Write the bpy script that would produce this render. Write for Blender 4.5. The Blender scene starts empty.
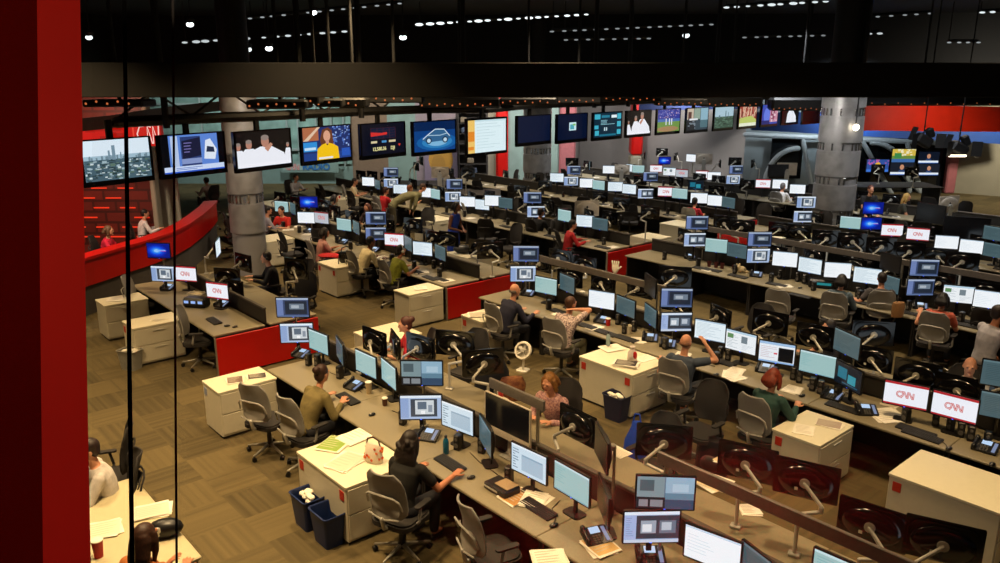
import bpy, math, random
from mathutils import Vector, Matrix
from math import sin, cos, pi, radians as R, tan, atan, atan2, sqrt
random.seed(7)
SC = bpy.context.scene
COL = SC.collection
# ------------------------------------------------------------------ camera, world, exposure, lights
FPX = 790.0; PITCH = atan(209/790); CH = 4.9
cam_d = bpy.data.cameras.new('camera'); cam = bpy.data.objects.new('camera', cam_d); COL.objects.link(cam)
cam.location = (0, 0, CH); cam.rotation_euler = (pi/2-PITCH, 0, 0)
cam_d.sensor_width = 36; cam_d.lens = FPX/1000*36; cam_d.clip_start = .05; cam_d.clip_end = 200
SC.camera = cam
w = bpy.data.worlds.new('world'); SC.world = w; w.use_nodes = True
w.node_tree.nodes['Background'].inputs[0].default_value = (.75, .8, 1, 1)
w.node_tree.nodes['Background'].inputs[1].default_value = .02
SC.view_settings.view_transform = 'Standard'; SC.view_settings.look = 'None'
SC.view_settings.exposure = 0.0; SC.view_settings.gamma = 1.0; SC.view_settings.use_curve_mapping = False
SC.cycles.max_bounces = 6; SC.cycles.diffuse_bounces = 3; SC.cycles.glossy_bounces = 3; SC.cycles.transparent_max_bounces = 8
SC.cycles.sample_clamp_indirect = 3.0

def rowpt(s, t): return (.656*s+.755*t, -.755*s+.656*t)      # s along a desk row, t across the rows
def area(name, x, y, z, size, power, col, spread=180, rot=(0, 0, 0)):
    d = bpy.data.lights.new(name, 'AREA'); d.energy = power; d.color = col; d.size = size; d.spread = R(spread)
    o = bpy.data.objects.new(name, d); COL.objects.link(o); o.location = (x, y, z); o.rotation_euler = rot
    return o
KL = .58
WARM = (1, .70, .36); MID = (1, .80, .55); COOL = (.92, .95, 1)
for (s, t, pw, c) in [(-14.5, 1.2, 260, WARM), (-10.5, 1.5, 330, WARM), (-6.5, 2.2, 330, WARM),
                      (-8.6, 4.3, 190, WARM), (-4.6, 4.6, 90, WARM),
                      (-12, 7.6, 300, WARM), (-8, 8.0, 260, WARM), (-4, 7.8, 180, WARM), (-1.2, 8.5, 120, WARM),
                      (-16.5, 7.4, 260, WARM), (-12, 12.5, 240, MID), (-7.5, 13.2, 190, MID), (-4, 13, 150, MID),
                      (-17, 12.6, 260, MID), (-21.5, 12, 260, MID), (-11.5, 18, 220, MID), (-7, 18.5, 150, MID),
                      (-17, 17.6, 220, MID), (-22, 18, 240, MID), (-13, 23, 220, COOL), (-19, 23, 240, COOL), (-24.5, 22.5, 260, COOL), (-8.5, 23, 260, COOL), (-9.5, 27.5, 260, MID), (-21, 27, 160, COOL)]:
    x, y = rowpt(s, t); area('ceiling_downlight', x, y, 6.3, .5, pw*KL, c, 110)

def aim(name, p, q, size, power, col, spread=150):
    d = Vector(q)-Vector(p); o = area(name, *p, size, power, col, spread); o.rotation_euler = d.to_track_quat('-Z', 'Y').to_euler(); return o
for (px, qx, pw, c) in [(-12.5, -13, 110, (.92, 1, .97)), (-8.5, -8.5, 120, (.92, 1, .97)), (-4.5, -4.5, 110, (.95, .95, .85)), (-.5, -.5, 120, (1, .9, .8)), (3.5, 3.5, 200, (1, .95, .9)), (7.5, 8, 210, (1, .95, .9))]:
    aim('wall_fill', (px, 32.2, 4.6), (qx, 36, 2.2), .6, pw, c)  # fill lamps added to brighten the back walls
aim('wall_fill', (13.5, 30.2, 4.3), (13.5, 33.5, 2.4), .6, 260, (.85, .95, 1)); aim('wall_fill', (19, 27.5, 4.4), (19.5, 32, 2.3), .6, 330, (1, .9, .7))  # more added fill, for the truss window wall and right wall
aim('fascia_fill', (13.6, 24.8, 3.3), (14.4, 27.5, 4.3), .4, 14, (1, .85, .7), 120)  # added lamp that lifts the red fascia out of the dark
aim('studio_fill', (-10.5, 19.0, 4.3), (-11.5, 21.5, 1.8), .6, 90, (1, .45, .3)); aim('studio_fill', (-10.3, 17.2, 4.2), (-10.2, 18.2, 4.7), .3, 10, (1, .5, .4))  # reddish lamps added to brighten the slotted wall corner
aim('counter_light', (-9.2, 15.5, 4.6), (-9.6, 18.0, .8), .5, 110, (1, .8, .6), 120)
aim('balcony_fill', (-2.3, -.4, 5.4), (-.6, 1.0, 4.8), .3, 15, (1, .72, .5), 120)  # added lamp, only there to brighten the red post
aim('balcony_fill', (1.3, -1.7, 5.2), (1.3, -2.9, 3.85), .4, 55, (1, .8, .6), 100)  # added lamp on the unseen red panel, feeds its glow in the glass
aim('column_fill', (8.2, 21.4, 4.4), (10, 24, 2.6), .5, 24, (1, .95, .9), 90); aim('column_fill', (-5.0, 17.6, 4.5), (-6.35, 19.6, 2.4), .5, 12, (1, .9, .8), 90)  # added fill so the steel columns do not go dark
# ------------------------------------------------------------------ pixel <-> room helpers
def ray(u, v):
    a = (u-500)/FPX; b = (v-281)/FPX
    return a, cos(PITCH)-b*sin(PITCH), -sin(PITCH)-b*cos(PITCH)
def P(u, v, z=0.):
    dx, dy, dz = ray(u, v); t = (z-CH)/dz
    return dx*t, dy*t
def Q(u, v, Y):
    dx, dy, dz = ray(u, v); t = Y/dy
    return dx*t, CH+dz*t
def lin(h):
    if isinstance(h, str):
        h = h.lstrip('#'); c = [int(h[i:i+2], 16)/255 for i in (0, 2, 4)]
    else: c = h
    return tuple((x/12.92 if x <= .04045 else ((x+.055)/1.055)**2.4) for x in c)

# ------------------------------------------------------------------ materials
MATS = {}
def mat(name, hexc, rough=.6, metal=0., var=.12, scale=9., spec=.4, hex2=None, bump=0.):
    if name in MATS: return MATS[name]
    m = bpy.data.materials.new(name); m.use_nodes = True; nt = m.node_tree; b = nt.nodes['Principled BSDF']
    c = lin(hexc); c2 = lin(hex2) if hex2 else tuple(x*(1-var) for x in c)
    tc = nt.nodes.new('ShaderNodeTexCoord'); n = nt.nodes.new('ShaderNodeTexNoise'); n.inputs['Scale'].default_value = scale
    nt.links.new(tc.outputs['Object'], n.inputs['Vector'])
    r = nt.nodes.new('ShaderNodeValToRGB'); r.color_ramp.elements[0].color = (*c2, 1); r.color_ramp.elements[1].color = (*c, 1)
    r.color_ramp.elements[0].position = .35; r.color_ramp.elements[1].position = .6
    nt.links.new(n.outputs['Fac'], r.inputs[0]); nt.links.new(r.outputs[0], b.inputs['Base Color'])
    b.inputs['Roughness'].default_value = rough; b.inputs['Metallic'].default_value = metal
    b.inputs['Specular IOR Level'].default_value = spec
    if bump:
        bp = nt.nodes.new('ShaderNodeBump'); bp.inputs['Strength'].default_value = bump; nt.links.new(n.outputs['Fac'], bp.inputs['Height']); nt.links.new(bp.outputs[0], b.inputs['Normal'])
    MATS[name] = m; return m
def emis(name, hexc, strength):
    if name in MATS: return MATS[name]
    m = bpy.data.materials.new(name); m.use_nodes = True; nt = m.node_tree; b = nt.nodes['Principled BSDF']
    b.inputs['Base Color'].default_value = (0, 0, 0, 1)
    b.inputs['Emission Color'].default_value = (*lin(hexc), 1); b.inputs['Emission Strength'].default_value = strength
    MATS[name] = m; return m
def screen_mat(name, strength):
    m = bpy.data.materials.new(name); m.use_nodes = True; nt = m.node_tree; b = nt.nodes['Principled BSDF']
    b.inputs['Base Color'].default_value = (.006, .006, .007, 1); b.inputs['Roughness'].default_value = .25
    a = nt.nodes.new('ShaderNodeAttribute'); a.attribute_name = 'Col'
    nt.links.new(a.outputs['Color'], b.inputs['Emission Color']); b.inputs['Emission Strength'].default_value = strength
    m.cycles.emission_sampling = 'NONE'
    MATS[name] = m; return m
SCR = screen_mat('lit_screen', 1.0)
PAINT = bpy.data.materials.new('printed_colours'); PAINT.use_nodes = True
_a = PAINT.node_tree.nodes.new('ShaderNodeAttribute'); _a.attribute_name = 'Col'
PAINT.node_tree.links.new(_a.outputs['Color'], PAINT.node_tree.nodes['Principled BSDF'].inputs['Base Color'])
PAINT.node_tree.nodes['Principled BSDF'].inputs['Roughness'].default_value = .6

m_worktop = mat('worktop_laminate', '#857b62', .42, scale=30, var=.08)
m_cream = mat('cream_laminate', '#c9c1aa', .45, scale=20, var=.05)
m_cabtop = mat('cabinet_top_laminate', '#d8d0b4', .4, scale=20, var=.05)
m_alu = mat('brushed_aluminium', '#a39e92', .38, .75, scale=40)
m_rail = mat('rail_aluminium', '#6f6862', .4, .4, scale=30)
m_imac = mat('satin_silver_shell', '#bfb3a2', .35, .05)
m_silver = mat('silver_plastic', '#b9b5ab', .4, .3)
m_black = mat('black_plastic', '#121112', .38, scale=20)
m_gloss = mat('glossy_black_plastic', '#0c0b0c', .16, scale=20, spec=.6)
m_dark = mat('dark_grey_panel', '#2a2725', .6)
m_redp = mat('red_laminate', '#b30f0a', .35, scale=4, var=.08)
m_redw = mat('glow_panel_red', '#9c0e0a', .5, scale=3, var=.1)
m_sticker = mat('red_sticker', '#b5301c', .5)
m_chair = mat('grey_chair_mesh', '#8a8680', .6, scale=60, var=.15, bump=.1)
m_chframe = mat('grey_chair_plastic', '#8f8c86', .4)
m_chdark = mat('dark_chair_fabric', '#26221f', .8, scale=60)
m_paper = mat('white_paper', '#e4ddcc', .7, scale=15, var=.05)
m_bin = mat('blue_bin_plastic', '#16244a', .45)
m_steel = mat('polished_steel', '#a9a6a3', .25, .95, scale=6, var=.25)
m_steelm = mat('satin_steel_sheet', '#8f8d8c', .4, .35, scale=3, var=.3)
m_skin = mat('skin_light', '#c98d6c', .5, scale=12, var=.08); m_skin2 = mat('skin_brown', '#6f4229', .5, scale=12, var=.08); m_skin3 = mat('skin_tan', '#b0714f', .5, scale=12, var=.08)

# ------------------------------------------------------------------ mesh collecting
class MB:
    def __init__(s): s.v = []; s.f = []; s.c = []; s.m = []; s.col = None; s.mi = 0
    def add(s, vs, fs, M=None):
        o = len(s.v)
        s.v += [tuple(M @ Vector(p)) if M else tuple(p) for p in vs]
        for f in fs: s.f.append([i+o for i in f]); s.c.append(s.col); s.m.append(s.mi)
        return s
    def box(s, cx, cy, cz, sx, sy, sz, M=None, r=None):      # box with chamfered edges
        b = min(sx, sy, sz)*.18 if r is None else min(r, min(sx, sy, sz)*.45)
        X, Y, Z = sx/2, sy/2, sz/2; vs = []; idx = {}
        for i in (-1, 1):
            for j in (-1, 1):
                for k in (-1, 1):
                    for ax in range(3):
                        p = [i*(X-b), j*(Y-b), k*(Z-b)]; p[ax] = (i*X, j*Y, k*Z)[ax]
                        idx[(i, j, k, ax)] = len(vs); vs.append((cx+p[0], cy+p[1], cz+p[2]))
        fs = []
        for i in (-1, 1):
            fs.append([idx[(i, j, k, 0)] for j, k in ((-1, -1), (1, -1), (1, 1), (-1, 1))][::i])
            fs.append([idx[(j, i, k, 1)] for j, k in ((-1, -1), (-1, 1), (1, 1), (1, -1))][::i])
            fs.append([idx[(j, k, i, 2)] for j, k in ((-1, -1), (1, -1), (1, 1), (-1, 1))][::i])
            for j in (-1, 1):
                e = i*j
                fs.append([idx[(i, j, -1, 0)], idx[(i, j, -1, 1)], idx[(i, j, 1, 1)], idx[(i, j, 1, 0)]][::e])
                fs.append([idx[(i, -1, j, 2)], idx[(i, -1, j, 0)], idx[(i, 1, j, 0)], idx[(i, 1, j, 2)]][::e])
                fs.append([idx[(-1, i, j, 1)], idx[(-1, i, j, 2)], idx[(1, i, j, 2)], idx[(1, i, j, 1)]][::e])
                for k in (-1, 1):
                    fs.append([idx[(i, j, k, 0)], idx[(i, j, k, 1)], idx[(i, j, k, 2)]][::i*j*k])
        return s.add(vs, fs, M)
    def prism(s, pts, z0, z1, M=None):                       # polygon in XY (ccw) extruded in Z
        n = len(pts)
        return s.add([(x, y, z0) for x, y in pts]+[(x, y, z1) for x, y in pts],
                     [list(range(n))[::-1], list(range(n, 2*n))]+[[i, (i+1) % n, (i+1) % n+n, i+n] for i in range(n)], M)
    def rrect(s, w, h, r, z0, z1, M=None, n=4, cx=0, cy=0):
        pts = []
        for (qx, qy, a0) in ((1, 1, 0), (-1, 1, pi/2), (-1, -1, pi), (1, -1, 1.5*pi)):
            for k in range(n+1):
                a = a0+pi/2*k/n; pts.append((cx+qx*(w/2-r)+r*cos(a), cy+qy*(h/2-r)+r*sin(a)))
        return s.prism(pts, z0, z1, M)
    def lathe(s, prof, n=14, M=None):                        # prof = [(r,z)...] bottom to top
        vs = []; fs = []
        for r, z in prof: vs += [(r*cos(2*pi*k/n), r*sin(2*pi*k/n), z) for k in range(n)]
        for i in range(len(prof)-1):
            for k in range(n): a = i*n+k; b = i*n+(k+1) % n; fs.append([a, b, b+n, a+n])
        fs.append(list(range(n))[::-1]); fs.append([(len(prof)-1)*n+k for k in range(n)])
        return s.add(vs, fs, M)
    def seg(s, a, b, ra, rb=None, n=10, caps=True):          # tapered rod; rounded ends when caps
        a = Vector(a); b = Vector(b); rb = ra if rb is None else rb; d = b-a; L = d.length
        if L < 1e-6: return s
        M = Matrix.Translation(a) @ d.to_track_quat('Z', 'Y').to_matrix().to_4x4()
        if caps: pr = [(ra*.1, -ra), (ra*.7, -ra*.72), (ra, 0), (rb, L), (rb*.7, L+rb*.72), (rb*.1, L+rb)]
        else: pr = [(ra, 0), (rb, L)]
        return s.lathe(pr, n, M)
    def tube(s, pts, r, n=8):
        for i in range(len(pts)-1): s.seg(pts[i], pts[i+1], r, r, n)
        return s
    def ell(s, c, rx, ry, rz, n=12, m=8, M=None):
        T = Matrix.Translation(c) @ Matrix.Diagonal((rx, ry, rz, 1))
        if M: T = M @ T
        return s.lathe([(max(.02, sin(pi*i/m)), -cos(pi*i/m)) for i in range(m+1)], n, T)
    def dome(s, x, y, z, rx, rz, dp, n=26):
        T = Matrix.Translation((x, y, z)) @ Matrix.Rotation(-pi/2, 4, 'X') @ Matrix.Diagonal((rx, rz, dp, 1))
        return s.lathe([(1, -.02), (1, .25), (.95, .5), (.84, .75), (.6, .92), (.3, .99), (.02, 1)], n, T)
    def loft(s, rings, n=16, xax=(1, 0, 0)):                 # rings [(centre, rx, ry)], closed
        vs = []; fs = []; X = Vector(xax); C_ = [Vector(r[0]) for r in rings]
        for i, (c, rx, ry) in enumerate(rings):
            d = (C_[min(i+1, len(C_)-1)]-C_[max(i-1, 0)]).normalized(); Yv = d.cross(X).normalized(); Xv = Yv.cross(d)
            for k in range(n):
                a = 2*pi*k/n; vs.append(tuple(C_[i]+Xv*rx*cos(a)+Yv*ry*sin(a)))
        for i in range(len(rings)-1):
            for k in range(n): a = i*n+k; b = i*n+(k+1) % n; fs.append([a, b, b+n, a+n])
        fs.append(list(range(n))[::-1]); fs.append([(len(rings)-1)*n+k for k in range(n)])
        return s.add(vs, fs)
    def quad(s, a, b, c, d): return s.add([a, b, c, d], [[0, 1, 2, 3]])
    def mesh(s, name, mats):
        me = bpy.data.meshes.new(name); me.from_pydata(s.v, [], s.f)
        for m in (mats if isinstance(mats, (list, tuple)) else [mats]): me.materials.append(m)
        if any(s.m): me.polygons.foreach_set('material_index', s.m)
        if any(c is not None for c in s.c):
            ca = me.color_attributes.new('Col', 'FLOAT_COLOR', 'CORNER'); dat = []
            for f, c in zip(s.f, s.c): dat += list((*(c or (0, 0, 0)), 1))*len(f)
            ca.data.foreach_set('color', dat)
        me.update(); return me
    def build(s, name, mats, parent=None, smooth=False):
        me = s.mesh(name, mats)
        if smooth: smooth_mesh(me)
        return link(name, me, parent)
def smooth_mesh(me, ang=45):
    me.polygons.foreach_set('use_smooth', [True]*len(me.polygons))
    try: me.set_sharp_from_angle(angle=R(ang))
    except Exception: pass
def link(name, me, parent=None, M=None):
    o = bpy.data.objects.new(name, me); COL.objects.link(o)
    if parent: o.parent = parent
    if M is not None: o.matrix_local = M
    return o
def tag(o, label=None, cat=None, group=None, kind=None):
    if label: o['label'] = label
    if cat: o['category'] = cat
    if group: o['group'] = group
    if kind: o['kind'] = kind
    return o
def thing(name, label, cat, loc=(0, 0, 0), rz=0., group=None):
    o = bpy.data.objects.new(name, None); COL.objects.link(o); o.location = loc; o.rotation_euler = (0, 0, rz); o.empty_display_size = .1
    return tag(o, label, cat, group)
def struct(o): o['kind'] = 'structure'; return o
def children(o): return KIDS.get(o.name, [])
def dup(root, loc, rz, label, group=None):
    r = root.copy(); COL.objects.link(r); r.location = loc; r.rotation_euler = (0, 0, rz); r['label'] = label
    if group: r['group'] = group
    elif 'group' in r: del r['group']
    for ch in [c for c in root.children]:
        c = ch.copy(); COL.objects.link(c); c.parent = r
        for g in [k for k in ch.children]:
            d = g.copy(); COL.objects.link(d); d.parent = c
    return r
ROW = R(-49)
def rowM(z=0): return Matrix.Rotation(ROW, 4, 'Z')
# text as a flat mesh, size = cap height-ish, in XZ plane facing -Y
def text_mesh(txt, size, material, ext=.004, bold=0):
    cu = bpy.data.curves.new('lettering', 'FONT'); cu.body = txt; cu.size = size; cu.extrude = ext; cu.align_x = 'CENTER'; cu.align_y = 'CENTER'; cu.offset = bold
    o = bpy.data.objects.new('lettering', cu); COL.objects.link(o); bpy.context.view_layer.update()
    me = bpy.data.meshes.new_from_object(o.evaluated_get(bpy.context.evaluated_depsgraph_get()))
    bpy.data.objects.remove(o); me.materials.clear(); me.materials.append(material)
    me.transform(Matrix.Rotation(pi/2, 4, 'X')); return me
# ------------------------------------------------------------------ pictures on screens (x right, y up, 0..1)
class Pic(MB):
    def __init__(s, w, h, bg='#000000', y=0): super().__init__(); s.w = w; s.h = h; s.L = 0; s.y = y; s.rect(0, 0, 1, 1, bg)
    def pt(s, x, y): return ((x-.5)*s.w, s.y-s.L*.0008, (y-.5)*s.h)
    def poly(s, pts, c):
        s.col = lin(c) if isinstance(c, str) else c
        for ax, lim, sg in ((0, 0, 1), (0, 1, -1), (1, 0, 1), (1, 1, -1)):      # trim to the picture
            out = []
            for i in range(len(pts)):
                p, q = pts[i-1], pts[i]; dp, dq = (p[ax]-lim)*sg, (q[ax]-lim)*sg
                if (dp < 0) != (dq < 0): f = dp/(dp-dq); out.append((p[0]+(q[0]-p[0])*f, p[1]+(q[1]-p[1])*f))
                if dq >= 0: out.append(q)
            pts = out
            if len(pts) < 3: return s
        s.add([s.pt(x, y) for x, y in pts], [list(range(len(pts)))]); s.L += 1; return s
    def rect(s, x0, y0, x1, y1, c): return s.poly([(x0, y0), (x1, y0), (x1, y1), (x0, y1)], c)
    def disc(s, x, y, rx, ry, c, n=16): return s.poly([(x+rx*cos(2*pi*k/n), y+ry*sin(2*pi*k/n)) for k in range(n)], c)
    def rects(s, lst, c):                                    # many on one layer
        s.col = lin(c) if isinstance(c, str) else c
        for x0, y0, x1, y1 in lst: s.add([s.pt(x0, y0), s.pt(x1, y0), s.pt(x1, y1), s.pt(x0, y1)], [[0, 1, 2, 3]])
        s.L += 1; return s
    def stroke(s, pts, wd, c):                               # polyline with even width (in x units)
        s.col = lin(c); asp = s.w/s.h; q = [Vector((x, y/asp)) for x, y in pts]
        L = []; Rr = []
        for i, p in enumerate(q):
            d1 = (q[i]-q[i-1]).normalized() if i else None; d2 = (q[i+1]-q[i]).normalized() if i < len(q)-1 else None
            d = ((d1 or d2)+(d2 or d1)); d = d.normalized() if d.length > 1e-4 else d1
            n = Vector((-d.y, d.x)); k = 1
            if d1 and d2: k = min(2.2, 1/max(.3, abs(n.dot(Vector((-d1.y, d1.x))))))
            L.append(p+n*wd/2*k); Rr.append(p-n*wd/2*k)
        for i in range(len(q)-1):
            s.add([s.pt(a.x, a.y*asp) for a in (L[i], Rr[i], Rr[i+1], L[i+1])], [[0, 1, 2, 3]])
        s.L += 1; return s
    def logo(s, x, y, wd, c1='#c4101a', c2='#ffffff'):       # the round-cornered network letters, one line through them
        k = wd; asp = s.w/s.h; h = .36*k*asp
        def tr(pts): return [(x+a*k, y+b*h) for a, b in pts]
        Cc = [(-.17+.17*cos(a), .5*sin(a)) for a in [R(50+i*26) for i in range(11)]]
        Cc = [(-.33+.15*cos(R(a)), .46*sin(R(a))) for a in range(50, 311, 26)]
        N = [(-.22, -.46), (-.16, -.2), (-.16, .46), (-.09, .46), (.07, -.46), (.12, -.46), (.12, .46), (.19, .46), (.36, -.46), (.42, -.46), (.42, .5)]
        s.stroke(tr(Cc+N), .095*k, c1); s.stroke(tr(Cc+N), .022*k, c2)
        return s
def rnd_rects(n, x0, y0, x1, y1, sx, sy, rg):
    out = []
    for _ in range(n):
        a = rg.uniform(x0, x1); b = rg.uniform(y0, y1); out.append((a, b, min(x1, a+rg.uniform(.3, 1)*sx), min(y1, b+rg.uniform(.3, 1)*sy)))
    return out
def lines(x0, y0, x1, y1, n, rg, fill=.55):
    out = []
    for i in range(n):
        y = y1-(i+.5)*(y1-y0)/n; t = (y1-y0)/n*fill/2
        out.append((x0, y-t, x0+(x1-x0)*rg.uniform(.35, 1), y+t))
    return out
PICS = {}
def pic(kind, w, h, seed=0):
    key = (kind, round(w, 3), round(h, 3), seed)
    if key in PICS: return PICS[key]
    g = random.Random(str(key)); p = None
    if kind == 'doc':
        p = Pic(w, h, '#e6f2f8'); p.rect(0, .93, 1, 1, '#b8cfe0'); p.rects(lines(.06, .1, .9, .88, 11, g, .35), '#bccfda'); p.rect(0, 0, 1, .03, '#9db6cc')
    elif kind == 'white':
        p = Pic(w, h, '#f4f9fd'); p.rect(0, .94, 1, 1, '#c9dcec'); p.rects(lines(.05, .2, .6, .8, 6, g, .2), '#d6e2ea')
    elif kind == 'teal':
        p = Pic(w, h, '#9dc0bf'); p.rect(0, .93, 1, 1, '#c6dfe2'); p.rects(lines(.05, .3, .35, .88, 7, g, .3), '#84b3b6'); p.rect(0, 0, 1, .04, '#7fa9b3')
    elif kind == 'dim':
        p = Pic(w, h, '#455c62'); p.rect(0, .93, 1, 1, '#5b757b'); p.rects(lines(.08, .2, .8, .85, 9, g, .3), '#374d53')
    elif kind == 'cnn':
        p = Pic(w, h, '#f1f3fb'); p.rect(0, .90, 1, 1, '#b2202a'); p.rect(0, 0, 1, .07, '#a81d2a'); p.logo(.5, .5, .42)
    elif kind == 'cnndim':
        p = Pic(w, h, '#b9bfc8'); p.rect(0, .90, 1, 1, '#8d2a30'); p.logo(.5, .5, .5)
    elif kind == 'edit':
        p = Pic(w, h, '#8ea4c8'); p.rect(0, .9, 1, 1, '#dce7f2'); p.rect(0, 0, .22, .9, '#9fb4dc'); p.rect(.22, .12, 1, .88, '#2f3743')
        p.rect(.3, .3, .58, .72, '#93a3b2'); p.rect(.33, .35, .5, .6, '#dde3e8'); p.rect(.64, .3, .94, .72, '#667384'); p.rect(.68, .4, .86, .66, '#b9c2cd'); p.rect(0, 0, 1, .1, '#c3cfe0')
        p.rects(lines(.03, .2, .18, .85, 9, g, .3), '#7f93bd')
    elif kind == 'edit2':
        p = Pic(w, h, '#a9bddc'); p.rect(0, .9, 1, 1, '#e3edf6'); p.rect(0, .05, .2, .9, '#8da5d0'); p.rect(.25, .1, .9, .86, '#3d4651'); p.rect(.36, .2, .82, .8, '#cfd6da')
        p.rect(.42, .42, .64, .74, '#5d6c7c'); p.rect(.68, .3, .78, .6, '#8994a1'); p.rect(.5, .22, .6, .36, '#f2f4f5')
    elif kind == 'navy':
        p = Pic(w, h, '#39486c'); p.rect(0, .9, 1, 1, '#a3b3cc'); p.rect(0, 0, .2, .9, '#6c7fb0'); p.rect(.26, .14, .95, .84, '#1f2938'); p.rect(.4, .4, .86, .7, '#6d7b8b'); p.rect(.46, .46, .7, .62, '#aab3bd'); p.rect(0, 0, 1, .08, '#5b6f96')
    elif kind == 'blue':
        p = Pic(w, h, '#061a86')
        for i, (k, c) in enumerate([(1, '#0726a8'), (.8, '#0a3cd0'), (.6, '#1561ee'), (.42, '#3c8ff6'), (.25, '#8cc4ff')]): p.disc(.42, .5, .46*k, .42*k, c)
        p.poly([(.45, .45), (.85, .5), (.8, .58), (.45, .56)], '#7eb5ff'); p.rect(.6, .46, .84, .52, '#a25fb8'); p.rect(0, 0, 1, .06, '#041058')
    elif kind == 'quad':
        p = Pic(w, h, '#5a7186'); p.rect(0, .35, .48, 1, '#7b9196'); p.rect(.05, .55, .3, .9, '#4b5c62'); p.rect(.5, .3, 1, 1, '#8fb0c4'); p.rect(.5, .3, 1, .5, '#5f8296'); p.rect(0, 0, .5, .36, '#1c2025')
        p.rects([(.04, .06, .2, .28), (.24, .06, .46, .28)], '#80868b'); p.rect(.5, 0, 1, .3, '#344a63'); p.rect(.62, .55, .9, .8, '#a9c3d2')
    elif kind == 'web':
        p = Pic(w, h, '#eef3f6'); p.rect(0, .9, 1, 1, '#b7d3e4'); p.rects(lines(.05, .1, .45, .85, 10, g, .3), '#aebbc4'); p.rect(.52, .45, .72, .8, '#75838b'); p.rect(.05, .6, .25, .82, '#5f8b5a'); p.rects(lines(.55, .1, .95, .4, 5, g, .3), '#c4ccd2')
    elif kind == 'webblack':
        p = Pic(w, h, '#e9eff5'); p.rect(0, .88, 1, 1, '#9fc0e2'); p.rect(0, 0, 1, .08, '#8fb3de'); p.rect(.55, .1, .97, .78, '#07090d'); p.rects(lines(.05, .2, .5, .8, 7, g, .25), '#c9b0b8'); p.rect(.42, .42, .52, .5, '#d2505c')
    elif kind == 'form':
        p = Pic(w, h, '#cfe2ee'); p.rect(0, .93, 1, 1, '#e8f1f7'); p.rect(.3, .12, .92, .72, '#a9c0d1'); p.rects(lines(.04, .1, .24, .88, 8, g, .4), '#7f98ab'); p.rect(.32, .66, .9, .71, '#8ea9be')
    elif kind == 'off': p = Pic(w, h, '#030304')
    elif kind == 'glow': p = Pic(w, h, '#0a1622'); p.rect(.1, .3, .45, .8, '#1c6f86'); p.rect(.5, .2, .8, .6, '#2b8ea0'); p.rect(.3, .1, .9, .16, '#18506a')
    # ---- televisions
    elif kind == 'skyline':
        p = Pic(w, h, '#dcebf6'); p.rect(0, 0, 1, .62, '#9fbccc'); p.rect(0, 0, 1, .52, '#47606c')
        p.rects([(x, .52, x+g.uniform(.01, .03), .55+g.uniform(.01, .08)) for x in [g.uniform(.05, .95) for _ in range(26)]], '#6f8794')
        p.rects([(.42, .5, .47, .86), (.36, .5, .39, .74), (.54, .5, .56, .68)], '#7690a0')
        for c, n in (('#33464c', 60), ('#5c7468', 40), ('#9db4bd', 45), ('#c9d7da', 26), ('#2a3a3c', 30)): p.rects(rnd_rects(n, 0, 0, 1, .5, .07, .05, g), c)
    elif kind == 'van':
        p = Pic(w, h, '#05060c'); p.rect(.12, .05, .9, 1, '#5d86d6'); p.rect(.15, .1, .26, .98, '#b8c8e6'); p.rect(.3, .15, .62, .95, '#2e3f74'); p.poly([(.32, .35), (.62, .42), (.62, .92), (.32, .84)], '#1a1d38')
        p.rects(lines(.35, .5, .6, .82, 4, g, .3), '#7c74b4'); p.poly([(.66, .32), (.84, .28), (.88, .55), (.78, .86), (.7, .82)], '#dfe8f6'); p.poly([(.7, .5), (.84, .48), (.83, .62), (.72, .66)], '#26304a')
        p.rect(.3, .22, .62, .36, '#8697c8'); p.rect(.02, .03, .98, .17, '#c9d8f4'); p.rects(lines(.2, .06, .9, .14, 2, g, .4), '#4a6cc0'); p.rect(.02, 0, .98, .04, '#2c55c2')
    elif kind in ('priest', 'priest2', 'priest3'):
        p = Pic(w, h, '#14100f'); p.rects(rnd_rects(12, 0, .3, 1, .95, .06, .1, g), '#241a18')
        for (x, y, k) in {'priest': [(.03, .55, .8), (.22, .58, 1), (.52, .62, 1.35), (.95, .52, .5)], 'priest2': [(.35, .62, .9), (.62, .7, 1.2), (.05, .5, .5)], 'priest3': [(.5, .75, 1.3)]}[kind]:
            p.poly([(x-.2*k, 0), (x+.3*k, 0), (x+.26*k, .25*k), (x+.08*k, y-.06), (x-.07*k, y-.06), (x-.17*k, .35*k)], '#eef0f8')
            p.disc(x, y+.06*k, .055*k, .13*k, '#b5806c'); p.disc(x, y+.14*k, .055*k, .06*k, '#8f8078')
        if kind != 'priest3': p.poly([(.5, .5), (.62, .66), (.66, .6), (.56, .4)], '#c08a72'); p.rect(.02, .0, .98, .1, '#f3f3fb')
        else: p.poly([(.52, .6), (.6, .9), (.66, .88), (.6, .5)], '#d9dfe8')
    elif kind == 'anchor':
        p = Pic(w, h, '#1c2e66'); p.rect(0, .6, .32, 1, '#b06a48'); p.poly([(0, .6), (.3, 1), (.36, 1), (.1, .6)], '#e0c2a6'); p.rects(rnd_rects(40, .6, .35, 1, 1, .05, .07, g), '#4f72c0'); p.rects(rnd_rects(20, .6, .35, 1, 1, .04, .06, g), '#9db8ea')
        p.rect(0, .28, .28, .56, '#2f8fd8'); p.rect(.02, .32, .25, .4, '#c4e3f8'); p.rect(0, 0, 1, .22, '#1d3f86'); p.rect(.8, .06, .98, .3, '#2456b8')
        p.poly([(.38, .3), (.34, .62), (.4, .92), (.52, .98), (.6, .88), (.63, .5), (.6, .3)], '#6a3b22'); p.disc(.49, .72, .075, .17, '#dca284'); p.rect(.46, .48, .53, .6, '#d29a7e')
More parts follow.
